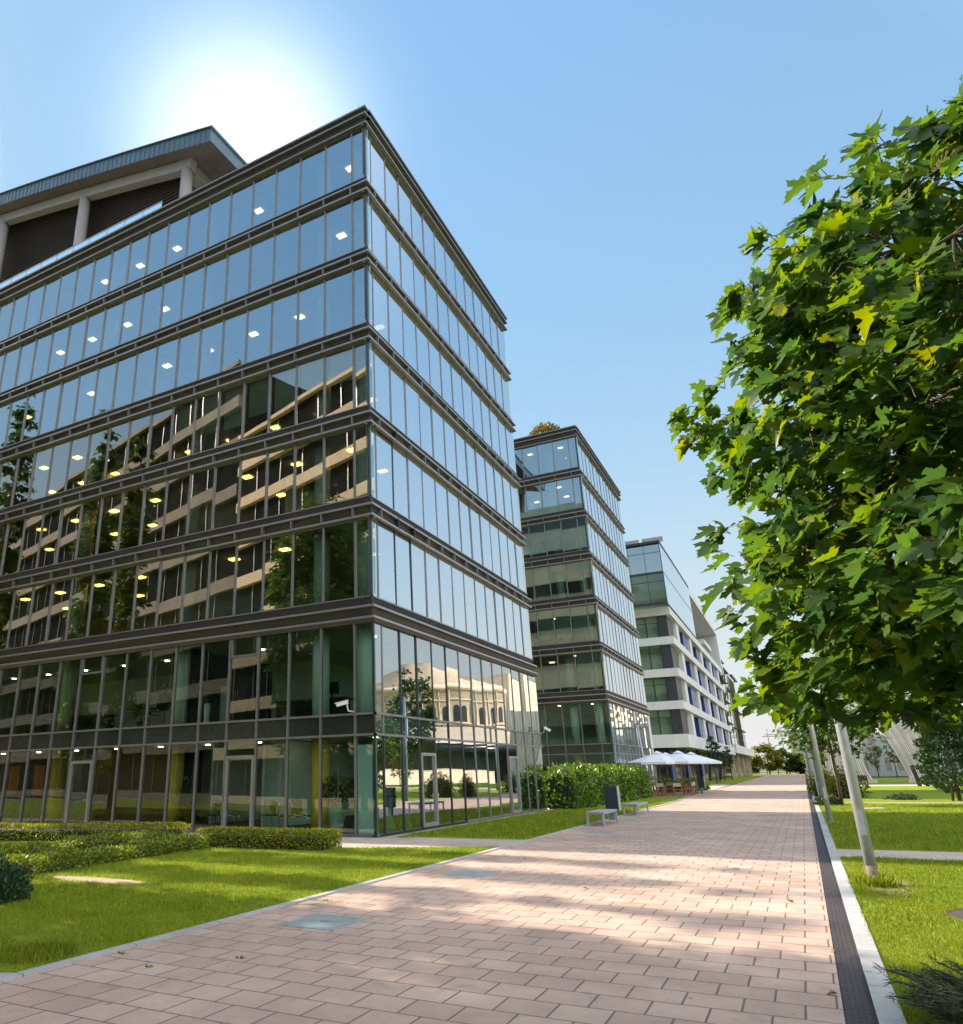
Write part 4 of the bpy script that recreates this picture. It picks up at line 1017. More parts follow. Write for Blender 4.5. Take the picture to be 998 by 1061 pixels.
m = MB(); m.box(3, 27, 172, 182, 0, 11.5); m.box(2.6, 27.4, 171.6, 172.0, 11.0, 12); m.build('wall', M['white'], pv)
for r in range(2):
    for k in range(10):
        m = MB(); m.box(4+k*2.3, 5.0+k*2.3, 171.93, 171.99, 1.0+r*5, 3.4+r*5); m.build('window', M['stone'], pv)
pv.rotation_euler = (0,0,math.radians(-42))
fb = thing('apartment_building', 'distant pinkish apartment block beyond the end of the path', 'building', (2, 335, 0))
m = MB(); m.box(-3, 16, 335, 350, 0, 15.3); m.build('wall', M['stone'], fb)
for r in range(4):
    for k in range(8):
        m = MB(); m.box(-2.2+k*2.25, -1.1+k*2.25, 334.93, 334.99, 1.6+r*3.5, 3.3+r*3.5); m.build('window', M['glass_dark'], fb)
def crane(x, h, jib, label):
    t = thing('tower_crane', label, 'crane', (x, 520, 0), 'far tower cranes')
    m = MB(); m.bar((x,520,0),(x,520,h), .55, .55); m.build('mast', M['crane'], t)
    m = MB(); m.bar((x-jib*.3,520,h-1.4),(x+jib,520,h-1.4), .5, .45); m.bar((x,520,h+3),(x+jib*.7,520,h-1.2), .15, .15); m.bar((x,520,h),(x,520,h+3), .4,.4); m.build('jib', M['crane'], t)
crane(-15.7, 21.5, 11, 'left of two faint tower cranes beyond the far trees')
crane(-8.4, 22.5, -9, 'right of two faint tower cranes beyond the far trees')
fn = thing('fence', 'low grey rail fence before the far yellow green trees', 'fence', (-20, 263, 0))
m = MB(); m.bar((-40,263,1.1),(40,263,1.1), .1, .12); m.bar((-40,263,.6),(40,263,.6), .08, .1); m.build('rail', M['concrete'], fn)
for k in range(27):
    m = MB(); m.box(-40+3*k, -39.75+3*k, 262.9, 263.1, 0, 1.2); m.build('post', M['concrete'], fn)

# ------------------------------------------------------------------ poles
def pole(x, y, h, r, mat, label):
    t = thing('steel_pole', label, 'pole', (x, y, 0), 'steel poles along the right kerb')
    m = MB(); m.tube([(x,y,.0),(x,y,h*.5),(x,y,h)], [r, r*.93, r*.85], 24); m.build('shaft', M[mat], t)
    m = MB(); m.cyl(x, y, h, h+.05, r*.9, r*.4, 24); m.build('cap', M[mat], t)
    m = MB(); m.cyl(x, y, -.02, .03, r*1.5, r*1.5, 20); m.build('base_plate', M['steel'], t)
    ft = MB(); ft.tube([(x,y,.0),(x,y,.12),(x,y,.30)], [r+.004, r+.003, r+.0005], 24); 
    if mat == 'steel': ft.build('foot', M['rust'], t)
    hd = MB(); hd.box(x-r*.45, x+r*.45, y-r-.012, y-r*.6, .75, 1.12); hd.build('service_hatch', M[mat], t)
pole(.67, 15.06, 5.6, .083, 'steel', 'nearest and thickest galvanised steel pole, its foot in a grass tuft')
pole(.49, 31.3, 7.0, .085, 'cream_paint', 'cream grey steel pole, second from the viewer along the kerb')
pole(.55, 47.6, 7.0, .125, 'steel_blue', 'blue grey steel pole beside the low dark juniper')
pole(.45, 64.0, 7.0, .11, 'cream_paint', 'pale steel pole just beyond the yellow green shrubs by the kerb')
pole(.40, 80.5, 7.0, .17, 'steel_blue', 'farthest blue grey steel pole by the end of the kerb')

# ------------------------------------------------------------------ benches, bins, lids
def bench(x, y0, y1, label):
    t = thing('bench', label, 'bench', (x, (y0+y1)/2, 0), 'backless grey benches beside the path')
    s = MB(); n = 7; w = .62
    for k in range(n): s.box(x-w/2+k*w/n+.006, x-w/2+(k+1)*w/n-.006, y0, y1, .435, .465)
    s.build('seat', M['bench'], t)
    f = MB(); f.box(x-w/2, x+w/2, y0+.06, y0+.12, .385, .434); f.box(x-w/2, x+w/2, y1-.12, y1-.06, .385, .434); f.box(x-w/2+.02, x-w/2+.06, y0+.121, y1-.121, .385, .43); f.box(x+w/2-.06, x+w/2-.02, y0+.121, y1-.121, .385, .43)
    f.build('frame', M['steel'], t)
    for sx in (-1, 1):
        for yy in (y0+.09, y1-.09):
            l = MB(); l.bar((x+sx*(w/2-.045), yy, .384), (x+sx*(w/2-.02), yy, 0), .065, .065, (0,1,0)); l.build('leg', M['steel'], t)
bench(-6.58, 27.3, 29.5, 'grey slatted backless bench nearest the viewer, before the dark litter bin')
bench(-6.66, 33.9, 36.4, 'grey slatted backless bench behind the dark litter bin')
def bin_(x, y, label, w=.46, h=1.12, legh=.32, rot=0):
    t = thing('litter_bin', label, 'bin', (x, y, 0), 'dark litter bins')
    m = MB(); m.box(x-w/2, x+w/2, y-.17, y+.17, legh, h); m.build('body', M['bin'], t, .01)
    m = MB(); m.box(x+w/2+.002, x+w/2+.03, y-.18, y+.18, legh-.02, h+.02); m.build('side_panel', M['steel'], t)
    m = MB(); m.box(x-w*.28, x+w*.05, y-.10, y+.10, 0, legh-.001); m.build('leg', M['steel_blue'], t)
bin_(-6.80, 31.3, 'dark slate litter bin standing between the two benches', .50, 1.22, .36)
bin_(-7.2, 65.3, 'dark litter bin on a post at the edge of the cafe terrace', .46, 1.25, .45)
def lid(x, y, w, h, label):
    t = thing('cover_plate', label, 'manhole cover', (x, y, 0), 'cover plates in the paving')
    m = MB(); m.box(x-w/2+.012, x+w/2-.012, y-h/2+.012, y+h/2-.012, .0, .0085); m.build('plate', M['lid'], t)
    m = MB()
    for a in ((x-w/2,x+w/2,y-h/2,y-h/2+.011),(x-w/2,x+w/2,y+h/2-.011,y+h/2),(x-w/2,x-w/2+.011,y-h/2+.0111,y+h/2-.0111),(x+w/2-.011,x+w/2,y-h/2+.0111,y+h/2-.0111)): m.box(*a, .0, .007)
    m.build('frame', M['steel'], t)
    m = MB(); m.box(x-.06, x+.06, y-.035, y+.035, .0086, .013); m.build('lifting_plate', M['alu_light'], t)
lid(-5.78, 8.95, .84, .90, 'square grey blue cover plate nearest the viewer in the paving')
lid(-5.85, 14.2, .84, .90, 'grey cover plate in the paving opposite the end of the clipped hedge')
lid(-5.85, 24.9, .84, .80, 'dark cover plate in the paving just before the nearest bench')
lid(-5.90, 30.6, .9, .80, 'cover plate in the paving beside the litter bin between the benches')
lid(-5.95, 36.7, .9, .80, 'cover plate in the paving past the end of the rear bench')
lid(-6.0, 45.0, .9, .80, 'far cover plate in the paving before the cafe terrace')
m = MB(); m.cyl(2.5, 41.2, 0, .05, .42, .42, 20); m.build('manhole_ring', M['concrete_path']); tag(bpy.data.objects['manhole_ring'], 'round pale manhole ring in the right lawn beyond the cream pole', 'manhole cover')
pb = thing('wooden_post', 'short dark brown leaning post on the lawn before the stone curtain', 'post', (9.0, 86.0, 0))
m = MB(); m.bar((9.0,86,0),(8.75,86,1.75), .32, .25); m.build('shaft', M['wood_dark'], pb)
m = MB(); m.bar((8.75,86,1.751),(8.72,86,1.83), .36, .29); m.build('cap', M['wood_dark'], pb)
wb = thing('park_bench', 'dark park bench with a back on the pale path by the stone curtain', 'bench', (4.6, 88, 0))
m = MB(); m.box(4.0,5.2,87.8,88.3,.42,.47); m.build('seat', M['bin'], wb); m = MB(); m.box(4.0,5.2,88.3,88.36,.5,1.0); m.build('backrest', M['bin'], wb)
for x in (4.05, 5.1):
    m = MB(); m.box(x,x+.06,87.85,88.3,0,.419); m.build('leg', M['bin'], wb)

# security cameras on the wall
def seccam(p, d, label):
    p = Vector(p); d = Vector(d).normalized(); t = thing('security_camera', label, 'security camera', tuple(p), 'white wall cameras')
    m = MB(); m.bar(p + d*-.04, p + d*.34, .115, .10); m.bar(p+d*-.05+Vector((0,0,.066)), p+d*.40+Vector((0,0,.066)), .15, .016); m.build('body', M['white'], t)
    m = MB(); m.tube([p+d*.34, p+d*.36], .036, 12); m.build('lens', M['glass_dark'], t)
    return p, d, t
p, d, t = seccam((-12.45, 20.50, 4.02), (-.93,-.30,-.22), 'white wall camera on the left glass facade near the building corner')
m = MB(); m.tube([p+Vector((0,0,-.05)), p+Vector((.02,.05,-.26)), p+Vector((.05,.36,-.27))], .022, 8); m.build('bracket', M['white'], t)
p, d, t = seccam((-11.30, 38.2, 3.95), (.5,.6,-.35), 'white wall camera at the far end of the side wall')
m = MB(); m.tube([p+Vector((0,0,-.05)), p+Vector((-.05,0,-.22)), p+Vector((-.36,0,-.24))], .022, 8); m.build('bracket', M['white'], t)

# ------------------------------------------------------------------ cafe
def umbrella(x, y, label, R=2.05):
    t = thing('parasol', label, 'umbrella', (x, y, 0), 'white cafe parasols')
    m = MB(); n = 8; ap = (x, y, 3.05); rim = [(x+R*1.12*math.cos(PI/8+2*PI*k/n), y+R*1.12*math.sin(PI/8+2*PI*k/n), 2.36) for k in range(n)]
    mid = [(x+R*.5*math.cos(PI/8+2*PI*k/n), y+R*.5*math.sin(PI/8+2*PI*k/n), 2.74) for k in range(n)]
    for k in range(n):
        j = (k+1) % n; m.face([ap, mid[k], mid[j]]); m.face([mid[k], rim[k], rim[j], mid[j]])
        lo = lambda p: (p[0], p[1], p[2]-.16); m.face([rim[k], lo(rim[k]), lo(rim[j]), rim[j]])
        m.face([(ap[0],ap[1],ap[2]-.03), tuple(np.array(mid[j])-[0,0,.03]), tuple(np.array(mid[k])-[0,0,.03])]); m.face([tuple(np.array(mid[k])-[0,0,.03]), tuple(np.array(mid[j])-[0,0,.03]), tuple(np.array(rim[j])-[0,0,.03]), tuple(np.array(rim[k])-[0,0,.03])])
    m.build('canopy', M['canvas'], t)
    m = MB(); m.lathe(x, y, [(.42,2.97),(.0,3.16)], 8); m.build('vent_cap', M['canvas'], t)
    m = MB(); m.cyl(x, y, .05, 3.0, .045, .04, 10); m.build('pole', M['wood'], t)
    m = MB(); m.box(x-.4, x+.4, y-.4, y+.4, 0, .08); m.build('base', M['concrete'], t)
    for k in range(n):
        a = PI/8+2*PI*k/n; m = MB(); m.bar((x+.04*math.cos(a), y+.04*math.sin(a), 2.0), (x+R*.62*math.cos(a), y+R*.62*math.sin(a), 2.62), .03, .04); m.build('rib', M['wood'], t)
umbrella(-9.35, 59.9, 'white cafe parasol nearest the second glass block')
umbrella(-7.95, 60.4, 'white cafe parasol in the middle front, above the canvas chairs')
umbrella(-7.75, 66.2, 'white cafe parasol at the right, nearest the path')
umbrella(-9.6, 65.6, 'white cafe parasol at the back of the terrace')
ap = thing('awning_post', 'slim pale leaning steel post behind the left cafe parasol', 'post', (-10.6, 62.4, 0))
m = MB(); m.tube([(-10.6,62.4,0),(-10.95,62.4,5.2)], .07, 10); m.build('shaft', M['steel'], ap); m = MB(); m.box(-10.75,-10.45,62.25,62.55,0,.03); m.build('base_plate', M['steel'], ap)

def director_chair(x, y, rz, label, first=None):
    if first: return dup(first, (x, y, 0), label, rz)
    t = thing('director_chair', label, 'chair', (0, 0, 0), 'canvas and wood cafe chairs')
    w, d = .56, .46
    m = MB(); m.box(-w/2+.03, w/2-.03, -d/2, d/2, .445, .46); m.build('seat', M['canvas_seat'], t)
    m = MB(); m.box(-w/2, w/2, -d/2-.015, -d/2+.0, .66, .90); m.build('backrest', M['canvas_seat'], t)
    m = MB()
    for sx in (-1, 1):
        m.box(sx*w/2-.02, sx*w/2+.02, -d/2-.05, -d/2-.016, .0, .92); m.box(sx*w/2-.021, sx*w/2+.021, d/2-.03, d/2+.01, .0, .64); m.box(sx*w/2-.028, sx*w/2+.028, -d/2-.015, d/2+.04, .641, .665); m.box(sx*w/2-.018, sx*w/2+.018, -d/2-.015, d/2-.031, .03, .065)
    m.build('frame', M['wood'], t)
    for yy in (-d/2+.02, d/2-.05):
        for s in (-1, 1):
            m = MB(); m.bar((s*(w/2-.03), yy+s*.012, .06), (-s*(w/2-.03), yy+s*.012, .43), .03, .022, (0,1,0)); m.build('cross_leg', M['wood'], t)
    t.location = (x, y, 0); t.rotation_euler = (0,0,rz)
    return t
ch = director_chair(-10.05, 58.9, .05, 'canvas cafe chair at the left end of the front row, by the laurel hedge')
for (x, y, rz, l) in ((-9.25, 58.9, -.06, 'canvas cafe chair second from the left in the front row'), (-8.15, 59.2, .08, 'canvas cafe chair in the front row under the middle parasol'),
    (-7.55, 60.4, 1.5, 'canvas cafe chair turned sideways at the edge of the path'), (-10.3, 62.2, 3.1, 'canvas cafe chair facing the viewer behind the left table'),
    (-7.75, 63.3, 1.4, 'canvas cafe chair by the path, just in front of the dark bin'), (-9.2, 62.6, 3.0, 'canvas cafe chair behind the table under the nearest parasols'), (-8.2, 67.8, 2.8, 'canvas cafe chair behind the dark bin under the right parasol')):
    director_chair(x, y, rz, l, ch)
def cafe_table(x, y, label, first=None):
    if first: return dup(first, (x, y, 0), label)
    t = thing('cafe_table', label, 'table', (0,0,0), 'wooden cafe tables')
    m = MB(); m.box(-.5,.5,-.4,.4,.71,.745); m.build('tabletop', M['wood'], t)
    for sx in (-.42,.42):
        for sy in (-.32,.32):
            m = MB(); m.box(sx-.03, sx+.03, sy-.03, sy+.03, 0, .709); m.build('leg', M['wood'], t)
    t.location = (x, y, 0); return t
tb = cafe_table(-9.7, 60.6, 'wooden cafe table behind the two left canvas chairs')
cafe_table(-8.35, 61.6, 'wooden cafe table under the middle parasol', tb); cafe_table(-8.3, 66.3, 'wooden cafe table under the right parasol', tb)
hedge('planter_hedge', 'low dark green hedge behind the cafe tables', 'hedge', [(-11.2,70),(-8.6,71),(-8.2,77)], .7, .95, 1800, .16, 'laurel', .1, seed=21)

# ------------------------------------------------------------------ things behind the ground floor glass
def coat_stand(x, y, z, label, jl):
    t = thing('coat_stand', label, 'coat stand', (x, y, z), 'chrome coat stands')
    m = MB(); m.cyl(x, y, z+.02, z+1.78, .018, .018, 8); m.build('pole', M['chrome'], t)
    m = MB()
    for k in range(4):
        a = PI/2*k+.4; m.tube([(x,y,z+1.66),(x+.13*math.cos(a),y+.13*math.sin(a),z+1.72),(x+.16*math.cos(a),y+.16*math.sin(a),z+1.83)], .011, 6)
    m.build('hook', M['chrome'], t)
    m = MB()
    for k in range(4): m.bar((x,y,z+.12),(x+.24*math.cos(PI/2*k),y+.24*math.sin(PI/2*k),z+.01), .025, .025)
    m.build('foot', M['chrome'], t)
    j = thing('jacket', jl, 'jacket', (x, y, z+.7), 'dark jackets on coat stands')
    m = MB(); prof = [(.03,1.52),(.17,1.43),(.23,1.30),(.245,1.0),(.25,.74),(.235,.70)]
    base = len(m.v); n = 18
    for r, q in prof:
        for i in range(n): a = 2*PI*i/n; m.v.append((x+r*math.cos(a)*(1.05+.04*math.sin(5*a)), y-.05+r*.55*math.sin(a), z+q))
    for k in range(len(prof)-1):
        for i in range(n): aa = base+k*n+i; bb = base+k*n+(i+1) % n; m.f.append((aa, aa+n, bb+n, bb)); m.m.append(0); m.sm.append(True)
    m.build('body', M['black'], j)
    for s in (-1, 1):
        m = MB(); m.tube([(x+s*.20,y-.06,z+1.38),(x+s*.30,y-.08,z+1.1),(x+s*.30,y-.10,z+.82)], [.075,.07,.055], 10); m.build('sleeve', M['black'], j)
coat_stand(-22.35, 22.5, 3.72, 'chrome coat stand behind upper glass, right of the palm', 'dark jacket on the upper coat stand right of the palm')
coat_stand(-20.9, 22.6, 3.72, 'chrome coat stand behind upper glass, beside the white pedestal plant', 'dark jacket hanging side-on beside the white pedestal plant')
coat_stand(-20.7, 22.3, .06, 'chrome coat stand behind the ground floor glass', 'dark jacket on the ground floor coat stand')

def potted(x, y, z, ph, pr, pmat, n, leaf, mat, R, H, label, thin=False):
    t = thing('potted_plant', label, 'plant', (x, y, z), 'potted plants behind the glass')
    m = MB(); m.lathe(x, y, [(pr*.7,z),(pr,z+ph),(pr*.92,z+ph),(pr*.9,z+ph-.05),(0,z+ph-.05)], 20); m.build('pot', M[pmat], t)
    m = MB(); m.cyl(x, y, z+ph-.05, z+ph+H*.55, .025, .015, 6); m.build('stem', M['bark'], t)
    rn = np.random.default_rng(int(abs(x*100)))
    d = rn.normal(size=(n,3)); d /= np.linalg.norm(d,axis=1,keepdims=True); q = rn.random((n,1))**.4
    P = np.array([x,y,z+ph+H*.55]) + d*q*np.array([R,R,H*.5]); D = d*np.array([1,1,.2]) + rn.normal(size=(n,3))*.4; D[:,2] -= .2
    Nn = rn.normal(size=(n,3))*.4; Nn[:,2] += 1
    if thin: P = np.tile(np.array([[x,y,z+ph+H*.45]]),(n,1)) + d*.12; D = d; D[:,2] = D[:,2]*.9 + .1
    scatter('foliage', needle_template() if thin else simple_template(), P, D, Nn, leaf*rn.uniform(.6,1.2,n), M[mat], t)
potted(-13.62, 21.75, .06, .78, .30, 'pot', 420, .16, 'leaf_yellow', .46, .95, 'yellow green potted plant in a pale green pot beside the ochre column')
potted(-12.98, 22.3, .06, .80, .22, 'pot', 260, .20, 'laurel', .38, .95, 'potted plant set back between two others at the glass corner')
potted(-12.55, 21.6, .06, .80, .23, 'pot', 260, .24, 'laurel', .42, 1.0, 'large leaved potted plant in a tapered pale pot near the teal panel')
potted(-23.25, 22.1, 3.72, .3, .16, 'bin', 60, .75, 'laurel', .1, .9, 'spiky potted palm behind upper glass, left of the jackets', True)
potted(-20.1, 22.5, 3.72, .85, .14, 'white', 120, .2, 'laurel', .25, .5, 'plant on a white pedestal behind upper glass')
potted(-28.9, 22.3, 3.72, .5, .2, 'pot', 110, .25, 'leaf_yellow', .4, .7, 'yellowish plant in a pot behind the upper glass at far left')
def tube_chair(x, y, rz, label, first=None):
    if first: return dup(first, (x, y, .06), label, rz)
    t = thing('cantilever_chair', label, 'chair', (0,0,0), 'chrome cantilever chairs')
    m = MB(); m.box(-.22,.22,-.22,.22,.44,.48); m.build('seat', M['black'], t)
    m = MB(); m.bar((0,-.25,.55),(0,-.36,.95), .42, .03, (1,0,0)); m.build('backrest', M['black'], t)
    m = MB()
    for s in (-1, 1): m.tube([(s*.24,-.36,.98),(s*.24,-.24,.5),(s*.24,.24,.44),(s*.24,.26,.40),(s*.24,.20,.02),(s*.24,-.30,.02)], .018, 8)
    m.build('frame', M['chrome'], t); t.location = (x,y,.06); t.rotation_euler = (0,0,rz); return t
tc = tube_chair(-19.0, 21.9, 1.2, 'chrome chair behind the ground glass, left of the door')
tube_chair(-18.3, 22.0, -1.3, 'chrome chair just left of the nearest glass door', tc); tube_chair(-16.7, 22.2, 1.1, 'chrome chair seen through the nearest glass door', tc)
tube_chair(-15.7, 22.0, 1.5, 'chrome chair right of the nearest glass door', tc); tube_chair(-15.15, 22.1, -1.4, 'chrome chair nearest the ochre column', tc)
def desk(x0, x1, y, z, label):
    t = thing('desk', label, 'desk', ((x0+x1)/2, y, z))
    m = MB(); m.box(x0, x1, y, y+.8, z+.70, z+.75); m.build('desktop', M['wood_dark'], t); m = MB(); m.box(x0+.05, x1-.05, y+.05, y+.1, z+.05, z+.699); m.build('front_panel', M['black'], t)
    for x in (x0+.1, x1-.7):
        m = MB(); m.box(x, x+.6, y+.12, y+.7, z, z+.699); m.build('drawer_unit', M['black'], t)
desk(-16.9, -13.9, 22.6, 3.72, 'long dark desk behind the upper glass above the nearest door'); desk(-28.2, -25.8, 22.4, 3.72, 'dark desk behind the upper glass at far left')
mo = thing('computer_monitor', 'dark computer monitor on the long upper desk', 'monitor', (-14.6, 22.9, 4.47))
m = MB(); m.box(-14.9,-14.25,22.9,22.94,4.62,5.05); m.build('screen', M['black'], mo); m = MB(); m.box(-14.6,-14.54,22.94,22.99,4.47,4.8); m.box(-14.72,-14.42,22.9,23.05,4.471,4.49); m.build('stand', M['alu_dark'], mo)
cb = thing('cupboard', 'tall dark wood cupboard behind the upper glass, left of the vent window', 'cupboard', (-18.9, 22.8, 3.72))
m = MB(); m.box(-19.35,-18.35,22.8,23.4,3.72,5.95); m.build('carcass', M['wood_dark'], cb)
for s in (0, 1):
    m = MB(); m.box(-19.33+.5*s,-18.86+.5*s,22.76,22.795,3.78,5.92); d_ = m.build('door', M['wood_dark'], cb); m = MB(); m.box(-18.9+.1*s,-18.88+.1*s,22.73,22.758,4.8,5.0); m.build('handle', M['chrome'], d_)
for x, l in ((-31.6, 'orange board behind the ground glass at the left edge'), (-29.9, 'orange board behind the ground glass, second from the left edge')):
    t = thing('orange_board', l, 'board', (x, 22.6, .06), 'orange boards'); m = MB(); m.box(x-.25, x+.45, 22.6, 22.66, 1.25, 2.45); m.build('board', M['orange'], t); m = MB(); m.box(x-.2, x-.15, 22.67, 22.7, .06, 2.4); m.box(x+.35, x+.40, 22.67, 22.7, .06, 2.4); m.build('stand', M['alu_dark'], t)
tp = MB(); tp.box(-12.38, -11.86, 21.03, 21.10, .06, 2.72); tag(tp.build('teal_panel', M['teal_panel'], b1)); 
ow = MB(); ow.box(-27.2, -22.3, 23.4, 23.5, .06, 3.0); ow.build('partition', plain('dim_ochre_wall', (.20,.13,.05), .8, 0, .15, .5), b1)
for i, y in enumerate((22.4, 23.6, 24.9, 26.1)):
    t = thing('bar_table', ['draped stand-up table behind the side glass nearest the corner', 'second draped stand-up table behind the side glass', 'draped stand-up table just before the near side door', 'draped stand-up table past the near side door'][i], 'table', (-12.7, y, .06), 'draped stand-up tables')
    m = MB(); m.lathe(-12.7, y, [(.26,.06),(.10,.62),(.30,1.08)], 18); m.build('cloth', M['teal_panel'], t); m = MB(); m.cyl(-12.7, y, 1.08, 1.12, .36, .36, 20); m.build('tabletop', M['black'], t)
yj = thing('jacket', 'yellow green jacket hanging behind the glass of the second block', 'jacket', (-14.6, 58.6, 8.2))
m = MB(); m.lathe(-14.6, 58.6, [(.05,8.95),(.2,8.85),(.26,8.6),(.28,8.05)], 14); m.build('body', M['leaf_yellow'], yj)
for s in (-1, 1):
    m = MB(); m.tube([(-14.6+s*.24,58.55,8.8),(-14.6+s*.36,58.5,8.2)], [.09,.07], 8); m.build('sleeve', M['leaf_yellow'], yj)

# ------------------------------------------------------------------ hedges, shrubs
hedge('clipped_hedge', 'low clipped yellow green hedge before the nearest glass door', 'hedge', [(-10.85,17.2),(-12.9,17.1),(-15.0,17.0)], .75, .43, 14000, .055, 'hedge', .035, seed=31)
hedge('clipped_hedge', 'low clipped yellow green hedge along the facade at the left edge', 'hedge', [(-17.2,18.4),(-20,17.2),(-24.5,16.1),(-30,15.6)], .9, .44, 15000, .065, 'hedge', .04, seed=32)
hedge('shrub_row', 'loose low shrub row bordering the sunny lawn', 'shrubs', [(-14.75,16.6),(-14.6,14.3),(-14.35,12.2),(-14.2,10.5)], .8, .27, 11000, .075, 'hedge_loose', .08, wave=.35, seed=33)
hedge('shrub_row', 'loose low shrub row behind the trodden strip, farther from the lawn', 'shrubs', [(-17.0,17.4),(-17.1,15.3),(-17.0,13.0),(-16.7,10.8),(-16.4,9.6)], .85, .30, 10000, .075, 'hedge_loose', .08, wave=.35, seed=34)
hedge('laurel_hedge', 'tall bright laurel hedge between the first two glass blocks', 'hedge', [(-11.05,38.95),(-10.9,46),(-10.7,52),(-10.6,57.3)], 1.7, 1.85, 9500, .21, 'laurel', .20, wave=.2, seed=35)

def bush(name, label, x, y, r, h, n, leaf, mat, tm=None, group=None, part='foliage', seed=1, cat='shrub'):
    t = thing(name, label, cat, (x, y, 0), group)
    rn = np.random.default_rng(seed); d = rn.normal(size=(n,3)); d[:,2] = np.abs(d[:,2])*.9; d /= np.linalg.norm(d,axis=1,keepdims=True)
    lump = 1 + .16*np.sin(d[:,0]*7+seed)*np.sin(d[:,1]*6) ; q = rn.uniform(.72, 1.05, n)*lump
    P = np.array([x,y,.03]) + d*q[:,None]*np.array([r,r,h]); P[:,2] = np.maximum(P[:,2], .03)
    D = d + rn.normal(size=(n,3))*.5 + np.array([0,0,.25]); Nn = rn.normal(size=(n,3))*.7 + d
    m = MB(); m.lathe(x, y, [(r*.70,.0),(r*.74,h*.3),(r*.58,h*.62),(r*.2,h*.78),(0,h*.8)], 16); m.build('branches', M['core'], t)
    scatter(part, tm or simple_template(), P, D, Nn, leaf*rn.uniform(.6,1.3,n), M[mat], t)
bush('boxwood', 'dark rounded boxwood bush at the left edge of the lawn', -11.45, 8.15, .52, .56, 4200, .055, 'conifer', seed=41)
bush('shrub', 'yellow green shrub by the kerb beside the pale pole', .95, 58.5, .75, 1.65, 900, .16, 'leaf_yellow', seed=42)
bush('shrub', 'wide yellow green shrub behind the small maple trunk', 2.1, 55.5, 1.05, 1.75, 1100, .16, 'leaf_yellow', seed=43)
bush('shrub', 'third yellow green shrub farther along the kerb', .95, 70, .9, 1.7, 600, .2, 'leaf_yellow', seed=44)
bush('low_juniper', 'low dark juniper by the kerb at the blue grey pole', .75, 44.6, .55, .42, 900, .12, 'juniper', seed=45)
bush('low_shrub', 'low dark ground shrub on the lawn beside the conifer', 4.6, 52.6, .7, .25, 500, .12, 'juniper', seed=46)
def juniper(name, label, x, y, R, n, seed):
    """arching sprays of scale-like needles"""
    t = thing(name, label, 'shrub', (x, y, 0)); rn = np.random.default_rng(seed); P = []; D = []
    br = MB()
    for i in range(n):
        a = rn.uniform(0, 2*PI); L = R*rn.uniform(.55, 1.1); up = rn.uniform(.25, .95); q0 = np.array([x+rn.normal()*.06, y+rn.normal()*.06, .04]); pts = []
        for k in range(9):
            s = k/8; pts.append(q0 + np.array([math.cos(a)*L*s, math.sin(a)*L*s, L*up*(s - .45*s*s)]))
        br.tube(pts, [.008]*8+[.003], 4, cap=False)
        for k in range(2, 9):
            for j in range(11):
                b = pts[k] + rn.normal(size=3)*.012; d = (pts[k]-pts[k-1]); d = d/np.linalg.norm(d) + rn.normal(size=3)*.55; P.append(b); D.append(d)
    br.build('branches', M['bark'], t)
    P = np.array(P); D = np.array(D); P[:,2] = np.maximum(P[:,2], .02)
    scatter('foliage', needle_template(), P, D, rn.normal(size=P.shape), .06*rn.uniform(.6,1.3,len(P)), M['juniper'], t)
juniper('juniper_bush', 'spreading dark juniper bush in the near right corner by the kerb', 1.02, 7.2, .64, 300, 51)
# roof plants of the second block
rt = thing('roof_shrub', 'dry yellow brown shrub mound on the roof of the second block', 'shrub', (-15.2, 60, 29.0))
n = 2400; d = RNG.normal(size=(n,3)); d[:,2] = np.abs(d[:,2]); d /= np.linalg.norm(d,axis=1,keepdims=True)
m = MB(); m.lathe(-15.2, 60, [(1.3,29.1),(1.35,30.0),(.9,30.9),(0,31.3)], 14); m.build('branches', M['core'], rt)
scatter('foliage', simple_template(), np.array([-15.2,60,29.2]) + d*RNG.uniform(.72,1.05,(n,1))*np.array([1.7,1.5,2.5]), d+RNG.normal(size=(n,3))*.5, RNG.normal(size=(n,3)), .28*RNG.uniform(.6,1.2,n), M['roofplant'], rt)

# ------------------------------------------------------------------ trees
def conifer(label, x, y, h, R, seed):
    root = thing('conifer', label, 'tree', (x, y, 0))
    m = MB(); m.tube([(x,y,0),(x,y,h*.5),(x+.05,y,h*.95)], [.1,.07,.02], 8); m.tube([(x-.3,y+.1,0),(x-.15,y,1.0)], [.07,.05], 6); m.build('trunk', M['bark'], root)
    n = 9000; rn = np.random.default_rng(seed); t = rn.random(n)**.8; z = .35 + t*(h-.35); r = R*np.minimum(1, t*4+.45)*(1-t**1.6*.8)*rn.uniform(.5,1.05,n)*(1+.15*np.sin(z*9))
    a = rn.uniform(0,2*PI,n); r *= 1 + .12*np.sin(5*a+z*2)
    P = np.stack([x+r*np.cos(a), y+r*np.sin(a), z],1); D = np.stack([np.cos(a)*.7, np.sin(a)*.7, np.full(n,.9)],1)+rn.normal(size=(n,3))*.35
    scatter('crown', simple_template(), P, D, rn.normal(size=(n,3)), .20*rn.uniform(.5,1.2,n), M['conifer'], root)
conifer('dense dark green conifer with two thin stems on the right lawn', 6.9, 50.8, 5.2, 1.55, 61)
leafy_tree('maple_tree', 'small maple with a thin dark trunk behind the steel poles', 'tree', 1.34, 44.4, 5.6, 2.5, 2.0, 2600, .22, 'leaf_far', 'oval', .085, 'maples along the kerb', 62, tmpl=lobed_template())
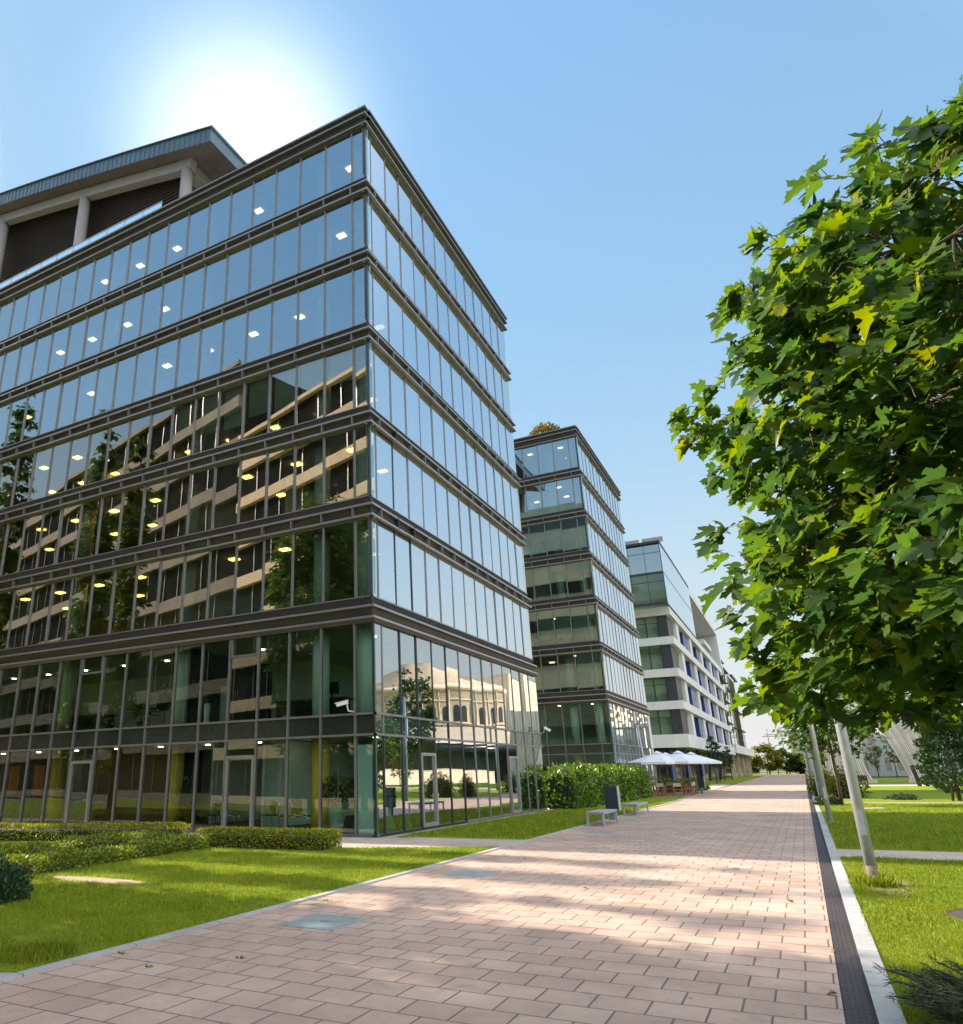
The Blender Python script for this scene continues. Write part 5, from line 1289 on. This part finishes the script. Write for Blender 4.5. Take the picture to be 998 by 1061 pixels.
leafy_tree('maple_tree', 'young maple mirrored in the side wall, standing by the right edge of the lawns', 'tree', 12.2, 71, 13, 4.0, 3.6, 2600, .38, 'leaf_far', 'cone', .16, None, 63, tmpl=lobed_template())
for k, (x, y, l) in enumerate(((-10.2, 110, 'slim staked tree nearest the cafe on the far lawn'), (-10.6, 119, 'slim staked tree second from the cafe on the far lawn'), (-10.9, 130, 'slim staked tree third from the cafe on the far lawn'), (-10.9, 144, 'slim staked tree farthest from the cafe on the far lawn'))):
    leafy_tree('staked_tree', l, 'tree', x, y, 6.0-.1*k, 2.0, .62, 800, .28, 'conifer', 'column', .07, 'slim staked trees before the white banded building', 64+k)
far = [(-13.5,252,5.5,3.0,'leaf_yellow','broad yellow green tree left at the end of the path'), (-9.0,256,8.4,4.0,'leaf_yellow','tallest yellow green tree at the end of the path'), (-4.6,260,7.2,3.0,'leaf_far','mid green tree right of the tall yellow green one'),
       (-1.2,262,6.4,2.6,'leaf_far','small dark green tree at the end of the path beside the poles'), (3.5,256,6.8,3.0,'leaf_yellow','yellow green tree behind the farthest pole'), (-19,262,7.5,3.4,'leaf_far','green tree at far left beyond the last building')]
for k, (x, y, h, R, mt, l) in enumerate(far):
    leafy_tree('far_tree', l, 'tree', x, y, h, .7, R, 4200, .75, mt, 'round', .2, 'trees at the end of the path', 70+k, clusters=26)
for k, (x, y, h, l) in enumerate(((10.5,150,6.0,'left of two young yellow trees seen through the stone gate'), (13.0,150,7.0,'right of two young yellow trees seen through the stone gate'))):
    leafy_tree('young_tree', l, 'tree', x, y, h, 1.6, 1.1, 500, .4, 'leaf_yellow', 'column', .08, 'young trees behind the gate', 80+k)
for k, (x, y, h, R, l) in enumerate(((24,62,5.2,1.5,'bright young tree before the low stone wall, mirrored near the corner'), (25,78,6.0,1.7,'second bright young tree before the low stone wall, mirrored in the side wall'), (26,98,5.5,1.8,'third bright young tree before the low stone wall, mirrored at its far end'))):
    leafy_tree('young_tree', l, 'tree', x, y, h, 1.5, R, 700, .35, 'leaf_yellow', 'cone', .08, 'young trees before the stone wall', 90+k)
# unseen trees added on the left to stripe lawn and path with shade
gobo_t = [(-32,16.0,23,.95,'column','slimmest unseen poplar added to cast shade on the lawn',9000), (-32,13.3,23,.9,'column','unseen poplar added second from the facade to cast shade',9000), (-36,18.75,24,.8,'column','unseen poplar added nearest the facade to cast shade',8000)]
for k, (x, y, h, R, sh, l, n) in enumerate(gobo_t):
    leafy_tree('gobo_poplar', l, 'tree', x, y, h, 2.2, R, n, .34, 'leaf_far', sh, .16, 'unseen poplars added to cast shade', 100+k, clusters=160)
leafy_tree('gobo_tree', 'broad dense unseen tree added left of the lawn to shade the near paving', 'tree', -22.4, 8.6, 17.5, 2.6, 2.3, 18000, .36, 'leaf_far', 'round', .2, 'broad unseen trees added for shade', 110, clusters=200)  # out of view, added to keep the near paving in shade
leafy_tree('gobo_tree', 'second broad dense unseen tree added for shade, nearer the banded block', 'tree', -22.6, 4.6, 17.5, 2.6, 2.5, 18000, .36, 'leaf_far', 'round', .2, 'broad unseen trees added for shade', 111, clusters=200)

# ------------------------------------------------------------------ the big maple by the viewer
TX, TY = 1.52, 4.62
mp = thing('maple_tree', 'large leafy maple close to the viewer, overhanging the right kerb', 'tree', (TX, TY, 0), 'maples along the kerb')
PROF = [(1.96,.6),(2.06,1.3),(2.2,1.86),(2.45,1.95),(2.8,1.82),(3.2,1.80),(3.7,1.84),(4.0,1.82),(4.3,1.70),(4.6,1.36),(4.9,.96),(5.15,.56),(5.34,.16)]
def mrad(z): return float(np.interp(z, [p[0] for p in PROF], [p[1] for p in PROF]))
tb_ = MB()
tips = limbs(tb_, TX, TY, 0, 5.0, 1.95, lambda z: mrad(min(5.2, z)), 34, .085, seed=9)
rn = np.random.default_rng(77); C = []
while len(C) < 2100:
    z = rn.uniform(1.98, 5.38); r = mrad(z)
    if rn.random() > (r/1.8)**1.2: continue
    a = rn.uniform(0, 2*PI); q = r*math.sqrt(rn.uniform(.10, 1))
    lay = .91 + .08*math.sin(z*7 + 2*a)
    C.append((TX+q*lay*math.cos(a), TY+q*lay*math.sin(a), z))
C = np.array(C); T = np.array([tuple(t) for t in tips])
P = []; D = []; Nn = []; S = []
for c in C:
    d2 = ((T-c)**2).sum(1); b = T[d2.argmin()]
    o = c - np.array([TX,TY,c[2]-.15]); o[2] = .1; o = o/(np.linalg.norm(o)+1e-6)
    if d2.min() < .12: tb_.tube([b, (b+c)/2+np.array([0,0,.04]), c], [.008,.006,.003], 4, cap=False)
    for k in range(rn.integers(5, 8)):
        d = o*.8 + rn.normal(size=3)*.75; d[2] = 0; d /= np.linalg.norm(d); dr = rn.uniform(.05,.95); pet = rn.uniform(.03,.10)
        p = c + d*pet + np.array([0,0,rn.uniform(-.06,.05)])
        P.append(p); dd = d.copy(); dd[2] = -dr; D.append(dd); nn = rn.normal(size=3)*.42; nn[2] += 1; nn[:2] += o[:2]*.25; Nn.append(nn); S.append(rn.uniform(.075,.150))
        if rn.random() < .5: tb_.tube([c, p], [.0025,.002], 3, cap=False)
# a thin stray shoot on the left of the crown
tb_.build('trunk', M['bark'], mp)
mt = maple_template()
scatter_multi('crown', [mt, bent(mt,.25,.18,.92,1), bent(mt,-.12,.30,1.05,2), bent(mt,.45,.10,.80,3), bent(mt,.1,-.12,1.0,4), bent(mt,.6,.35,.95,5)], np.array(P), np.array(D), np.array(Nn), np.array(S), M['maple'], mp)

rn = np.random.default_rng(5); P = []
for (x, y) in ((-6.1,6.2),(-5.5,6.9),(-6.7,10.4),(-6.8,6.5)):
    for k in range(14): P.append((x+rn.normal()*.03, y+rn.normal()*.012, .0))
P = np.array(P); D = rn.normal(size=P.shape)*.8; D[:,2] = .6
tag(scatter('paving_weeds', simple_template(), P, D, rn.normal(size=P.shape), .035*rn.uniform(.5,1.3,len(P)), M['hedge_loose']), 'tiny green weeds in the joints of the near paving', 'weeds', kind='stuff')
rn = np.random.default_rng(6); P = np.stack([rn.uniform(-6.9,3.2,70), rn.uniform(5,20,70), np.full(70,.012)],1); P[P[:,0] > .3, 2] = .06
for i, p in enumerate(P[:11]):
    o = scatter('fallen_leaf', bent(mt,.3,.2,.9,i), p[None], rn.normal(size=(1,3))*np.array([1,1,.15]), np.array([[0,0,1.]]), np.array([rn.uniform(.05,.085)]), M['dead_leaf'])
    tag(o, 'small dry brown leaf lying on the paving or grass near the viewer', 'leaf', 'dry leaves fallen near the viewer')
